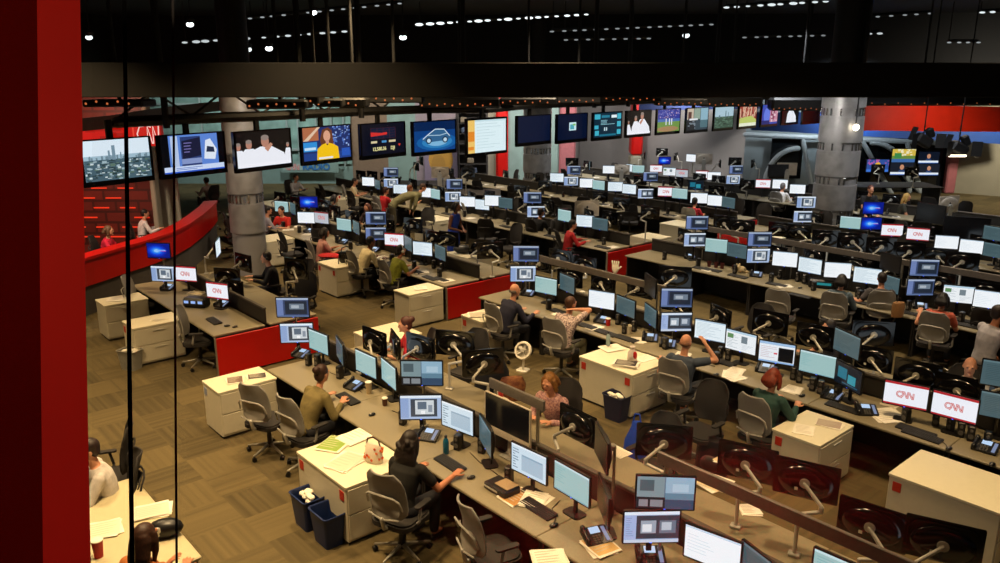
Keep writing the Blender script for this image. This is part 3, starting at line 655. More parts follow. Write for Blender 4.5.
def bin_(x, y, yaw, label, col='#182a58', full=True, hgt=.38, clear=False):
    o = thing('waste_bin', label, 'bin', (x, y, 0), R(yaw)); m2 = mat('bin'+col, col, .45)
    def ring(w, d, z, r, n=4):
        pts = []
        for qx, qy, a0 in ((1, 1, 0), (-1, 1, pi/2), (-1, -1, pi), (1, -1, 1.5*pi)):
            for k in range(n+1): a = a0+pi/2*k/n; pts.append((qx*(w/2-r)+r*cos(a), qy*(d/2-r)+r*sin(a), z))
        return pts
    rr = [ring(.28, .2, 0, .03), ring(.36, .26, hgt, .04), ring(.345, .245, hgt, .035), ring(.27, .19, .02, .03)]; b = MB(); vs = sum(rr, []); n = len(rr[0]); fs = [list(range(n))[::-1]]
    for i in range(3):
        for k in range(n): a = i*n+k; c = i*n+(k+1) % n; fs.append([a, c, c+n, a+n])
    fs.append([3*n+k for k in range(n)]); b.add(vs, fs); b.build('bin_body', m2, o, True)
    b = MB(); q = ring(.37, .27, hgt, .04); b.tube(q+[q[0]], .008, 6); b.build('rim', m2, o, True)
    if full:
        g = random.Random(label); b = MB()
        for i in range(9): b.ell((g.uniform(-.11, .11), g.uniform(-.06, .06), hgt-.05+g.uniform(0, .05)), .05, .04, .025, 7, 5, Matrix.Rotation(0, 4, 'Z'))
        tag(b.build('crumpled_paper', m_paper, o), 'crumpled white paper in the bin')
    return o
# ------------------------------------------------------------------ the room
def fl():
    m = bpy.data.materials.new('carpet_tiles'); m.use_nodes = True; nt = m.node_tree; b = nt.nodes['Principled BSDF']; N = nt.nodes.new; L = nt.links.new
    tc = N('ShaderNodeTexCoord'); mp = N('ShaderNodeMapping'); mp.inputs['Rotation'].default_value = (0, 0, R(49)); L(tc.outputs['Object'], mp.inputs[0])
    sc = N('ShaderNodeVectorMath'); sc.operation = 'SCALE'; sc.inputs['Scale'].default_value = 1/.61; L(mp.outputs[0], sc.inputs[0])
    flo = N('ShaderNodeVectorMath'); flo.operation = 'FLOOR'; L(sc.outputs[0], flo.inputs[0])
    fr = N('ShaderNodeVectorMath'); fr.operation = 'FRACTION'; L(sc.outputs[0], fr.inputs[0])
    wn = N('ShaderNodeTexWhiteNoise'); wn.noise_dimensions = '2D'; L(flo.outputs[0], wn.inputs[0])
    sx = N('ShaderNodeSeparateXYZ'); L(fr.outputs[0], sx.inputs[0]); s2 = N('ShaderNodeSeparateXYZ'); L(flo.outputs[0], s2.inputs[0])
    ad = N('ShaderNodeMath'); ad.operation = 'ADD'; L(s2.outputs[0], ad.inputs[0]); L(s2.outputs[1], ad.inputs[1])
    md = N('ShaderNodeMath'); md.operation = 'MODULO'; L(ad.outputs[0], md.inputs[0]); md.inputs[1].default_value = 2
    ab = N('ShaderNodeMath'); ab.operation = 'ABSOLUTE'; L(md.outputs[0], ab.inputs[0])
    mx = N('ShaderNodeMix'); L(ab.outputs[0], mx.inputs['Factor']); L(sx.outputs[0], mx.inputs['A']); L(sx.outputs[1], mx.inputs['B'])
    cmb = N('ShaderNodeCombineXYZ'); L(mx.outputs[0], cmb.inputs[0]); L(wn.outputs['Value'], cmb.inputs[1])
    st = N('ShaderNodeTexNoise'); st.inputs['Scale'].default_value = 9; st.inputs['Detail'].default_value = 1; L(cmb.outputs[0], st.inputs['Vector'])
    n2 = N('ShaderNodeTexNoise'); n2.inputs['Scale'].default_value = 90; L(tc.outputs['Object'], n2.inputs['Vector'])
    r = N('ShaderNodeValToRGB'); e = r.color_ramp.elements; e[0].color = (*lin('#3a3323'), 1); e[1].color = (*lin('#6b5d3e'), 1); e[0].position = 0; e[1].position = 1
    a1 = N('ShaderNodeMath'); a1.operation = 'MULTIPLY_ADD'; L(wn.outputs['Value'], a1.inputs[0]); a1.inputs[1].default_value = .42
    a2 = N('ShaderNodeMath'); a2.operation = 'MULTIPLY'; L(st.outputs['Fac'], a2.inputs[0]); a2.inputs[1].default_value = .75; L(a2.outputs[0], a1.inputs[2])
    a3 = N('ShaderNodeMath'); a3.operation = 'MULTIPLY_ADD'; L(n2.outputs['Fac'], a3.inputs[0]); a3.inputs[1].default_value = .2; L(a1.outputs[0], a3.inputs[2])
    a4 = N('ShaderNodeMath'); a4.operation = 'SUBTRACT'; L(a3.outputs[0], a4.inputs[0]); a4.inputs[1].default_value = .16
    L(a4.outputs[0], r.inputs[0]); L(r.outputs[0], b.inputs['Base Color']); b.inputs['Roughness'].default_value = .9; b.inputs['Specular IOR Level'].default_value = .15
    return m
struct(MB().box(0, 22, -.05, 60, 60, .1, r=.001).build('floor', fl()))
m_ceil = mat('black_ceiling_paint', '#0b0b0d', .9); m_bulk = mat('dark_brown_bulkhead', '#090706', .8)
m_wgrey = mat('grey_wall_paint', '#7d7a78', .8, scale=2, var=.06); m_wteal = mat('pale_green_wall', '#7a918b', .6, scale=2, var=.12); m_wbeige = mat('beige_wall_paint', '#8d8775', .8, scale=2, var=.08)
m_wmauve = mat('mauve_wall_paint', '#8d7f86', .8, scale=2, var=.08); m_wblue = mat('blue_fascia_paint', '#123a7c', .6, scale=3, var=.05); m_blk = mat('matt_black_metal', '#060607', .6)
struct(MB().box(0, 22, 7.1, 60, 60, .1, r=.001).build('ceiling', m_ceil))
def slab(name, pts, z0, z1, m, th=.2):                      # upright wall through plan points
    b = MB()
    for (x0, y0), (x1, y1) in zip(pts, pts[1:]):
        d = Vector((x1-x0, y1-y0, 0)); n = Vector((-d.y, d.x, 0)).normalized()*th
        b.prism([(x0, y0), (x1, y1), (x1+n.x, y1+n.y), (x0+n.x, y0+n.y)], z0, z1)
    return struct(b.build(name, m))
slab('wall_left', [(-24, -8), (-24, 34)], 0, 4.8, m_wgrey); slab('wall_right', [(22, 34.2), (22, -8)], 0, 4.8, m_wbeige)
YB = 36.0
def wx(u, v=150, Y=YB): return Q(u, v, Y)[0]
def wallseg(name, u0, u1, m, z0=0, z1=4.8, Y=YB, th=.2): return slab(name, [(wx(u0, 150, Y), Y), (wx(u1, 150, Y), Y)], z0, z1, m, th)
wallseg('wall_back_left', -20, 352, m_wteal); wallseg('wall_back_middle', 352, 388, mat('brown_wall_paint', '#7c6653', .8)); wallseg('wall_back_teal', 388, 416, m_wteal)
wallseg('wall_back_mauve', 416, 456, m_wmauve); wallseg('wall_back_dark', 456, 488, mat('wall_dark', '#35302e', .8)); wallseg('wall_back_pale', 488, 496, m_wbeige); wallseg('wall_back_glass', 508, 559, m_wteal)
slab('wall_back_grey', [(wx(575), YB), (4.0, 40.0), (10.3, 33.6)], 0, 4.8, m_wgrey)
struct(MB().box((wx(496)+wx(508))/2, YB-.1, 2.4, wx(508)-wx(496), .5, 4.8).build('trim_1', m_redp))
struct(MB().box((wx(559)+wx(575))/2, YB-.1, 2.4, wx(575)-wx(559), .4, 4.8).build('trim_2', mat('dusty_pink_paint', '#94565a', .8)))
x0 = wx(630, 150, 37.0); x1 = wx(641, 150, 37.0)
b = MB().box((x0+x1)/2, 37.0, 3.0, x1-x0, .9, 3.6); struct(b.build('trim_3', m_redp)); struct(MB().box((x0+x1)/2, 37.0, .6, x1-x0+.02, .92, 1.2).build('trim_4', m_wbeige))
slab('wall_back_upper', [(-30, 33.4), (30, 30.6)], 4.8, 7.05, m_ceil); slab('wall_side_upper', [(-15.5, -8), (-15.5, 33)], 4.85, 7.05, m_ceil)
# offices behind glass in the back left wall: mullions, sill band, shelves
b = MB()
for u in (178, 205, 232, 258, 289, 300, 318, 333, 345): x = wx(u, 160, 35.8); b.box(x, 35.8, 3.4, .09, .08, 5.2)
b.box((wx(160)+wx(352))/2, 35.75, 1.55, wx(352)-wx(160), .12, .12); b.box((wx(160)+wx(352))/2, 35.75, 3.55, wx(352)-wx(160), .12, .1)
struct(b.build('window_1', mat('grey_window_frame', '#7e8c89', .5)))
gm = mat('office_glass', '#82a098', .08, spec=.8, scale=1.2, var=.45); struct(MB().box((wx(160)+wx(352))/2, 35.9, 3.4, wx(352)-wx(160), .03, 5).build('window_2', gm))
# the sign CNN RADIO on the office glass
o = thing('wall_sign', 'RADIO sign in blue and red letters on the glass office wall under the televisions', 'sign', (*[Q(314, 166.5, 35.6)[0], 35.6], Q(314, 166.5, 35.6)[1]))
me = text_mesh('RADIO', .40, mat('blue_letter', '#2f6fb0', .5), .02, .012); link('lettering', me, o, Matrix.Translation((.1, 0, .0)))
c = Pic(.9, .3, '#9aa8a6'); c.rect(0, 0, 1, 1, '#8fa8a4'); c.logo(.5, .5, .7, '#b8282a', '#d9e4e0'); c.col = None; link('network_logo', c.mesh('network_logo', PAINT), o, Matrix.Translation((-.95, .0, 0)))
MB().box(-.2, .03, 0, 2.6, .03, .5).build('backing_panel', m_wteal, o)
# bookcase, poster
xx, zz = Q(473, 175, 35.2)
o = thing('bookcase', 'tall dark bookcase crammed with boxes against the back wall left of the red pillar', 'bookcase', (xx, 35.2, 0))
b = MB(); b.box(0, .2, 1.6, 1.25, .03, 3.2); [b.box(s*.61, 0, 1.6, .04, .4, 3.2) for s in (-1, 1)]; [b.box(0, 0, .1+i*.44, 1.2, .38, .03) for i in range(8)]; b.build('carcass', m_dark, o)
g = random.Random(3)
for i in range(14):
    r_ = i % 7; cx = g.uniform(-.4, .4) if i < 7 else (.4 if g.random() > .5 else -.4)
    if i >= 7 and i % 2: continue
    MB().box(cx, -.03, .115+r_*.44+.14, .3, .26, .25).build('storage_box', mat('box%d' % (i % 4), ['#5b3a30', '#3b4658', '#6d6250', '#402320'][i % 4], .7), o)
xx, zz = Q(441, 164, 35.9)
o = thing('wall_poster', 'large poster with a yellow ochre round shape on the mauve back wall', 'poster', (xx, 35.9, zz))
MB().box(0, 0, 0, 1.5, .03, 2.3).build('board', mat('mauve_board', '#7d7184', .7), o); c = Pic(1.46, 2.26, '#7f7288', y=-.02); c.disc(.5, .6, .38, .3, '#b98c3c'); c.disc(.42, .5, .22, .2, '#a87f3a'); c.poly([(.3, .3), (.6, .3), (.7, .1), (.3, .1)], '#6a6b80'); c.col = None; link('print', c.mesh('print', PAINT), o)
# ------------------------------------------------------------------ right back: arched truss windows, blue and red fascias
xa, xb, xc = 10.3, wx(949, 160, 33.4), 21.9
slab('wall_back_window', [(xa, 33.6), (xb, 33.4)], 0, 4.8, mat('slate_wall', '#6a7478', .7, scale=2, var=.1), .15)
slab('wall_back_right', [(xb, 33.3), (xc, 31.0)], 0, 4.8, m_wbeige)
b = MB(); xp, _ = Q(951, 170, 33.0); b.box(xp, 33.0, 2.4, .42, .3, 4.8); struct(b.build('trim_5', mat('dusty_pink_paint', '#94565a')))
def darkwin(name, u0, v0, u1, v1, Y=33.3):
    a, z1 = Q(u0, v0, Y); c_, z0 = Q(u1, v1, Y); struct(MB().box((a+c_)/2, Y, (z0+z1)/2, c_-a, .06, z1-z0).build(name, mat('night_glass', '#0e1114', .1, scale=2, spec=.8)))
darkwin('window_3', 772, 138, 800, 178); darkwin('window_4', 862, 138, 948, 190)
b = MB(); Y = 33.05
for (uc, vc, ru, rv, th) in ((798, 186, 30, 38, 5), (872, 186, 34, 44, 5)):
    pts = []
    for i in range(13):
        a = R(90+i*8) if uc == 798 else R(90-i*8); x, z = Q(uc+ru*cos(a)*1.1, vc-rv*sin(a), Y); pts.append((x, Y, z))
    b.tube(pts, .11, 8)
for (a, c_) in (((862, 140), (893, 196)), ((907, 142), (921, 192)), ((921, 192), (905, 176)), ((745, 134), (950, 143)), ((803, 140), (812, 190))):
    p, q = Q(*a, Y), Q(*c_, Y); b.seg((p[0], Y, p[1]), (q[0], Y, q[1]), .1, .1, 8)
struct(b.build('trim_6', mat('truss_grey_paint', '#8c959a', .5)))
def band(name, u0, v0t, v0b, u1, v1t, v1b, Y, m, th=.25):
    vs = []
    for (u, v) in ((u0, v0b), (u1, v1b), (u1, v1t), (u0, v0t)): x, z = Q(u, v, Y); vs.append((x, z))
    bb = MB(); bb.prism(vs, -th, 0, Matrix.Translation((0, Y, 0)) @ XZ); return struct(bb.build(name, m))
band('trim_7', 752, 112, 129.5, 1010, 112, 144, 31.0, m_wblue); band('trim_8', 858, 104, 130, 1015, 107, 131.5, 27.5, mat('orange_red_fascia', '#c02308', .5, scale=3, var=.1), .4)
band('trim_9', 640, 96, 110, 760, 96, 108, 33.0, mat('navy_fascia', '#1b2a55', .6))
# ------------------------------------------------------------------ left: red slotted wall, sign, curved counter wall
def slotwall():
    m = bpy.data.materials.new('red_slotted_panels'); m.use_nodes = True; nt = m.node_tree; b = nt.nodes['Principled BSDF']; N = nt.nodes.new; L = nt.links.new
    tc = N('ShaderNodeTexCoord'); br = N('ShaderNodeTexBrick'); br.inputs['Scale'].default_value = 1; br.inputs['Brick Width'].default_value = .62; br.inputs['Row Height'].default_value = .3; br.inputs['Mortar Size'].default_value = .035; br.offset = .5
    mp = N('ShaderNodeMapping'); mp.inputs['Rotation'].default_value = (R(90), 0, 0); L(tc.outputs['Object'], mp.inputs[0]); L(mp.outputs[0], br.inputs[0])
    br.inputs['Color1'].default_value = (*lin('#6a2219'), 1); br.inputs['Color2'].default_value = (*lin('#4f1c16'), 1); br.inputs['Mortar'].default_value = (*lin('#3c1510'), 1)
    L(br.outputs['Color'], b.inputs['Base Color']); b.inputs['Roughness'].default_value = .5; return m
Y = 21.5; xl = -14.5; xr = Q(153, 200, Y)[0]
struct(MB().box((xl+xr)/2, Y+.1, 2.2, xr-xl, .2, 4.4, r=.01).build('wall_side_red', slotwall()))
g = random.Random(9); b = MB()
for r_ in range(11):
    for k in range(9):
        x = xr-.35-k*.72-(.36 if r_ % 2 else 0); z = .5+r_*.27
        if g.random() < .85: b.box(x, Y-.015, z, .42, .03, .035, Matrix.Identity(4))
sw = [q for q in COL.objects if q.name == 'wall_side_red'][0]; b.build('slot_light', emis('red_slot_light', '#ff3a1c', .9), sw)
x, _ = Q(155, 190, 21.3); struct(MB().box(x, 21.3, 2.2, .13, .3, 4.4).build('trim_10', m_wbeige)); xq, _ = Q(166, 190, 22.5); struct(MB().box(xq, 22.5, 1.5, .7, .15, 3.0).build('wall_side_cream', m_cream))
# curved grey soffit band above, red sign
b = MB(); up = [(80, 131, 118), (110, 128, 115), (140, 123.5, 110), (170, 119, 106), (200, 113, 102.5), (230, 109, 100), (270, 104, 98)]
for i in range(len(up)-1):
    (u, vb, vt), (u2, vb2, vt2) = up[i], up[i+1]; Ya = 17+i*1.1; Yb = Ya+1.1; A, B_, C_, D_ = Q(u, vb, Ya), Q(u2, vb2, Yb), Q(u2, vt2, Yb), Q(u, vt, Ya)
    p = [(A[0], Ya, A[1]), (B_[0], Yb, B_[1]), (C_[0], Yb, C_[1]), (D_[0], Ya, D_[1])]; qd = [(a, y_+.4, z_) for a, y_, z_ in p]; b.add(p+qd, [[0, 1, 2, 3], [7, 6, 5, 4], [0, 4, 5, 1], [3, 2, 6, 7], [1, 5, 6, 2], [0, 3, 7, 4]])
struct(b.build('trim_11', mat('grey_soffit', '#4c4844', .7)))
Y = 18.6; xA, zA = Q(76, 121, Y); xB, zB = Q(162, 146, Y)
o = thing('network_sign', 'backlit red sign with white outlined CNN letters above the leftmost televisions', 'sign', ((xA+xB)/2, Y, (zA+zB)/2))
W_ = xB-xA; H_ = zA-zB; MB().box(0, .1, 0, W_, .15, H_, r=.01).build('sign_box', m_redp, o)
c = Pic(W_-.02, H_-.02, '#c8140c', y=.02); c.rects(rnd_rects(26, 0, 0, .6, 1, .3, .3, g), '#a81209'); c.stroke([(.89, .78), (.84, .84), (.75, .8), (.715, .5), (.74, .2), (.8, .1)], .014, '#ffd9cf'); c.stroke([(.80, .1), (.81, .8), (.87, .12), (.885, .12), (.89, .8)], .0, '#ffd9cf')
c.stroke([(.835, .1), (.845, .82), (.89, .12), (.905, .12), (.912, .86), (.955, .14), (.968, .14), (.985, .95)], .014, '#ffd9cf'); c.rect(.66, .0, .68, 1, '#e9432f'); c.col = None; link('lit_face', c.mesh('lit_face', SCR), o)
# red curved counter wall: points under its top edge
front = [(60, 267), (84, 257.5), (123, 246), (148, 239), (172, 231), (188, 223), (202, 213.5), (211, 206), (216, 200)]
fp = [P(u, v, 1.22) for u, v in front]
def arc(name, z0, z1, m, off0, off1, kind=True):
    b = MB(); L0 = []; L1 = []
    for i, p in enumerate(fp):
        d = Vector(fp[min(i+1, len(fp)-1)])-Vector(fp[max(i-1, 0)]); n = Vector((-d.y, d.x)).normalized(); L0.append(Vector(p)+n*off0); L1.append(Vector(p)+n*off1)
    for i in range(len(fp)-1): b.prism([tuple(L0[i]), tuple(L0[i+1]), tuple(L1[i+1]), tuple(L1[i])], z0, z1)
    return b.build(name, m)
o = thing('studio_wall', 'low curved red wall in front of the raised studio desks at left', 'counter', (fp[3][0], fp[3][1], 0)); Mi = Matrix.Translation((-fp[3][0], -fp[3][1], 0))
for nm, a in (('red_facing', (.62, 1.16, m_redp, 0, .12)), ('top_cap', (1.16, 1.22, m_redp, -.04, .34)), ('plinth', (0, .62, mat('plinth_grey', '#4a4542', .7), .05, .12))):
    q = arc(nm, *a); q.parent = o; q.matrix_local = Mi
q = arc('desk_ledge', .74, .78, m_dark, .34, .9); q.parent = o; q.matrix_local = Mi
# ------------------------------------------------------------------ columns
def column(name, label, x, y, r, zb, bands, zt=4.62, base=None):
    o = thing(name, label, 'column', (x, y, 0))
    MB().lathe([(r*.93, zb), (r*.93, zt)], 32).build('shaft', m_steelm, o, True)
    g2 = random.Random(name+str(x)); z = zb+.02
    while z < zt-.3:
        MB().lathe([(r, z), (r, z+.72)], 32).build('steel_sheet', m_steelm, o, True); z += .72
        b = MB()
        for k in range(26):
            if g2.random() < .75: b.box(0, 0, 0, .05, .02, .2, Matrix.Rotation(2*pi*k/26, 4, 'Z') @ Matrix.Translation((0, -r*.97, z+.13)))
        b.build('mirror_slats', m_steel, o); z += .26
    MB().lathe([(r*.8, zt), (r*.8, 7.04)], 24).build('dark_head', m_blk, o, True)
    if base: MB().lathe([(base, 0), (base, zb)], 32).build('base_drum', m_wgrey, o, True)
    return o
cx, cy = P(252, 272, 0); column('steel_column', 'steel clad column with mirrored slats behind the left television row', cx, cy, .43, 1.05, 5, base=.40)
cx, cy = P(829, 240, 0); column('steel_column', 'wide brushed steel column beside the right end of the televisions', cx, cy, .6, 0, 5)
cx, cy = Q(537, 170, 32.3)[0], 32.3; column('steel_column', 'slimmer steel clad column at the back, below the two dark televisions', cx, cy, .57, 0, 5)
# ------------------------------------------------------------------ bulkhead, ceiling rigs
def zq(v, Y): return Q(500, v, Y)[1]
Y = 10.4; z0, z1 = zq(97, Y), zq(62, Y)
struct(MB().box(0, Y+.3, (z0+z1)/2, 30, .6, z1-z0, r=.01).build('ceiling_bulkhead', m_bulk))
g = random.Random(21)
RIG = [(250, 310, 99, 108, 13.4, 'between the third and fourth televisions'), (318, 345, 98, 106, 14, 'above the woman in yellow'), (340, 368, 97, 107, 14.3, 'above the stock chart television'), (420, 500, 97, 107, 16.5, 'above the car television'),
       (500, 556, 97, 104, 17.6, 'above the dark televisions'), (655, 706, 98, 105, 22, 'above the baseball television'), (700, 760, 97, 106, 23, 'above the city television'), (770, 830, 97, 110, 25, 'left of the right steel column'), (90, 150, 99, 106, 12, 'above the skyline television'), (556, 600, 95, 103, 18.5, 'above the small window television'), (828, 1012, 94, 105, 24.5, 'above the red fascia at right'), (596, 660, 95, 101, 20, 'above the teal data television'), (310, 322, 95, 103, 13.6, 'above the news anchor television, short one'), (366, 424, 95, 102, 15, 'above the television between chart and car')]
for (u0, u1, v0, v1, Y, pl) in RIG:
    xa_, zt_ = Q(u0, v0, Y); xb_, zb_ = Q(u1, v1, Y); o = thing('lighting_rig', 'black ceiling lighting rail with tiny lamps '+pl, 'light rig', ((xa_+xb_)/2, Y, zb_))
    MB().box(0, 0, (zt_-zb_)/2, xb_-xa_, .5, zt_-zb_).build('rail_body', m_blk, o)
    n = min(14, int((xb_-xa_)/.16)); me = cached('rigl', lambda: MB().lathe([(.012, -.012), (.018, 0), (.004, .006)], 8, Matrix.Rotation(pi/2, 4, 'X')).mesh('lamp', emis('amber_rig_lamp', '#c96a3a', .9)))
    for k in range(n): link('lamp', me, o, Matrix.Translation((-(xb_-xa_)/2+.06+k*(xb_-xa_-.1)/n, -.255, .05+.03*(k % 2))))
    MB().seg((0, 0, zt_-zb_-.02), (0, 0, 7.05-zb_), .03, .03, 8, False).build('hanger', m_blk, o)
# ceiling light strips far up
ST = [(420, 24, 587, 14, 18, 1., 'long bright'), (250, 18, 400, 3, 14, .22, 'faint'), (185, 42, 247, 38, 7, .4, 'short'), (265, 37, 345, 31, 8, .5, 'middle'), (553, 31, 712, 24, 16, .16, 'faint long'), (565, 39.5, 650, 38, 8, .12, 'dimmest'),
      (727, 7, 825, 1, 10, .6, 'top right'), (865, 17, 930, 13, 6, .15, 'faint right'), (745, 37, 823, 35, 8, .12, 'lower faint'), (843, 34, 880, 33, 5, .4, 'right hand'), (950, 42, 978, 42, 4, .2, 'rightmost low'), (982, 12, 1004, 11, 3, .6, 'rightmost high')]
for i, (u0, v0, u1, v1, n, st_, nm) in enumerate(ST):
    Y = 26.; A = Q(u0, v0, Y); B_ = Q(u1, v1, Y); o = thing('ceiling_light_strip', '%s row of small white ceiling lights at %s' % (nm, ['the top centre', 'the top left corner area', 'the left above the bulkhead', 'the left centre', 'the upper right of centre', 'centre just above the bulkhead', 'the top edge right of centre', 'the right', 'the right above the bulkhead', 'the area above the right column', 'the right edge', 'the top right corner'][i]), 'ceiling light', (A[0], Y, A[1]))
    b = MB(); b.seg((0, .08, .05), (B_[0]-A[0], .08, B_[1]-A[1]+.05), .06, .06, 6); b.build('track', m_blk, o)
    for k in range(n):
        f = k/(max(1, n-1))+g.uniform(-.12, .12)/n; rr = (g.choice((.03, .04, .04, .055)) if st_ > .3 else .03); me = cached(('sl', rr, st_), lambda: MB().ell((0, 0, 0), rr*2.4, .03, rr*.8, 8, 6).mesh('lamp', emis('white_strip_lamp%d' % int(st_*100), '#dfe9ec', 1.7*st_+.1)))
        link('lamp', me, o, Matrix.Translation((f*(B_[0]-A[0]), 0, f*(B_[1]-A[1]))))
    MB().seg((0, .08, .05), (0, .08, 7.05-A[1]), .015, .015, 6, False).build('hanger', m_blk, o)
for i, (u, v, st_) in enumerate([(190, 24, 5), (313, 12, 9), (269, 48, 6), (248, 49, 2), (403, 37, 4), (686, 35, 2), (89, 37, 2)]):
    Y = 24.; x, z = Q(u, v, Y); o = thing('ceiling_spotlight', 'single bright ceiling spot, number %d from the left edge' % i, 'ceiling light', (x, Y, z))
    o['label'] = 'small lone ceiling spot '+['high at left', 'brightest, top left of centre', 'low at left centre, the brighter of a close pair', 'low at left centre, the dimmer of a close pair', 'right above the car television', 'above the baseball television', 'beside the red post'][i]
    MB().ell((0, 0, 0), .11, .05, .07, 10, 8).build('lamp', emis('spot%d' % st_, '#e4f0f2', st_), o); MB().lathe([(.1, 0), (.12, .12), (.03, .16)], 12, Matrix.Translation((0, .06, .03))).build('lamp_housing', m_blk, o, True); MB().seg((0, .06, .15), (0, .06, 7.05-z), .015, .015, 6, False).build('hanger', m_blk, o)
# studio lamps at right under the red fascia
for (u, v, Y, lit, lab) in ((923, 140, 24, 0, 'dark hanging studio lamp head under the red fascia'), (958, 148, 23, 1, 'studio lamp cluster with a lit strip under the red fascia at right')):
    x, z = Q(u, v, Y); o = thing('studio_lamp', lab, 'studio lamp', (x, Y, z))
    b = MB(); b.box(0, 0, 0, .5, .35, .32, Matrix.Rotation(.5, 4, 'Y')); b.box(.28, .05, .12, .2, .2, .3, Matrix.Rotation(-.4, 4, 'Y')); b.build('lamp_head', m_blk, o)
    for s_ in (-1, 1): b = MB(); b.prism([(s_*.28, -.2), (s_*.5, -.34), (s_*.5, -.33), (s_*.28, -.19)][::s_], -.2, .22); b.build('barn_door', m_blk, o)
    b = MB(); b.box(-.42, -.1, .1, .02, .3, .4, Matrix.Rotation(.3, 4, 'Y')); b.build('side_flag', m_blk, o)
    MB().seg((0, 0, .12), (0, 0, 7.05-z), .02, .02, 6, False).build('hanger', m_blk, o)
    if lit: MB().box(-.1, -.2, -.19, .5, .05, .06).build('lamp_strip', emis('lamp_strip', '#ffe9c9', 4), o); MB().box(.55, -.1, .02, .12, .1, .12, Matrix.Rotation(.4, 4, 'Y')).build('lamp_clamp', m_silver, o)
x, z = Q(856, 127, 22.6); o = thing('ceiling_spotlight', 'glaring spot lamp at the top right of the wide steel column', 'ceiling light', (x, 22.6, z)); MB().ell((0, 0, 0), .09, .06, .09, 10, 8).build('lamp', emis('spot14', '#fff0d0', 14), o); MB().seg((0, .03, .05), (0, .03, 7.05-z), .02, .02, 6, False).build('hanger', m_blk, o)
# ------------------------------------------------------------------ televisions
TV = [(82, 187.6, 153, 179.4, 'skyline', 'showing a hazy city skyline, leftmost'), (157.3, 179.4, 227.6, 171.3, 'van', 'showing a white van on blue'), (231, 173.4, 293.5, 165.8, 'priest', 'showing men in white robes against black, left of the news anchor'), (296, 166.6, 354, 158.8, 'anchor', 'showing a news anchor in a yellow top'),
      (355.5, 160, 407.5, 154.8, 'stocks', 'showing a stock market chart'), (409, 156.5, 456.5, 151.3, 'car', 'showing a glowing car on blue'), (458, 156.7, 511, 151.5, 'sheet', 'showing a bright document with an orange margin'), (511.5, 147, 551.8, 142.4, 'navyoff', 'with a blank navy screen'),
      (552.8, 143.7, 587, 140.3, 'navywin', 'navy with one small bright window'), (588, 141, 622, 137.6, 'data', 'showing teal data panels'), (622.5, 137.7, 650, 135, 'priest2', 'showing two men in white, centre right'), (652, 135, 680, 132.6, 'baseball', 'showing a baseball game'),
      (680.8, 133.3, 708.3, 130.8, 'fourway', 'showing a split news picture'), (709, 131.2, 733.3, 128.8, 'city', 'showing a green city view'), (734, 129.2, 756, 126.9, 'crowd', 'showing a warm coloured crowd'), (757, 127, 777, 125, 'pinkblue', 'showing a blue and pink scene'),
      (778, 125.2, 797.5, 123.2, 'priest3', 'showing one man in white with raised hand'), (799, 124.2, 819, 122.6, 'off', 'switched off, rightmost by the steel column')]
ZB = 3.24; tvc = []
for (u0, v0, u1, v1, kind, lab) in TV:
    A = Vector(P(u0, v0, ZB)); B_ = Vector(P(u1, v1, ZB)); d = B_-A; yaw = atan2(d.y, d.x); w_ = min(1.25, max(1.0, d.length)) if u1 > 800 or u0 < 600 else 1.14
    c_ = (A+B_)/2; h_ = .70
    if kind == 'sheet': h_ = .76
    tvc.append((c_, yaw, w_)); print('TV', kind, round(d.length, 2), round(math.degrees(yaw)), tuple(round(q, 1) for q in c_))
# smooth the headings along the row
ys = [t[1] for t in tvc]; ys = [sum(ys[max(0, i-1):i+2])/len(ys[max(0, i-1):i+2]) for i in range(len(ys))]
for (u0, v0, u1, v1, kind, lab), (c_, _, w_), yaw in zip(TV, tvc, ys):
    h_ = .76 if kind == 'sheet' else .70; o = thing('television', 'ceiling hung flat television '+lab, 'television', (c_.x, c_.y, ZB+h_/2), yaw, 'televisions hung in a long row')
    b = MB(); b.rrect(w_, h_, .015, 0, .06, XZ); b.build('bezel', m_gloss, o); MB().box(0, .06, 0, w_*.7, .1, h_*.7).build('rear_housing', m_blk, o)
    off = .01 if kind == 'sheet' else .03; link('screen', pic(kind, w_-.09, h_-.1), o, Matrix.Translation((0, -.0615, off)))
    b = MB(); b.box(0, .1, h_/2+.02, .1, .06, .5); b.box(0, .09, .0, .3, .04, .3); b.build('mount', m_blk, o)
    if kind == 'stocks':
        link('figures', text_mesh('12,580.36', .095, emis('pale_figures', '#e8e0a0', 1.0), .001, .002), o, Matrix.Translation((-.13, -.066, -.16)))
        link('figures', text_mesh('DJI', .095, emis('pale_figures', '#e8e0a0', 1.0), .001, .002), o, Matrix.Translation((.24, -.066, -.16)))
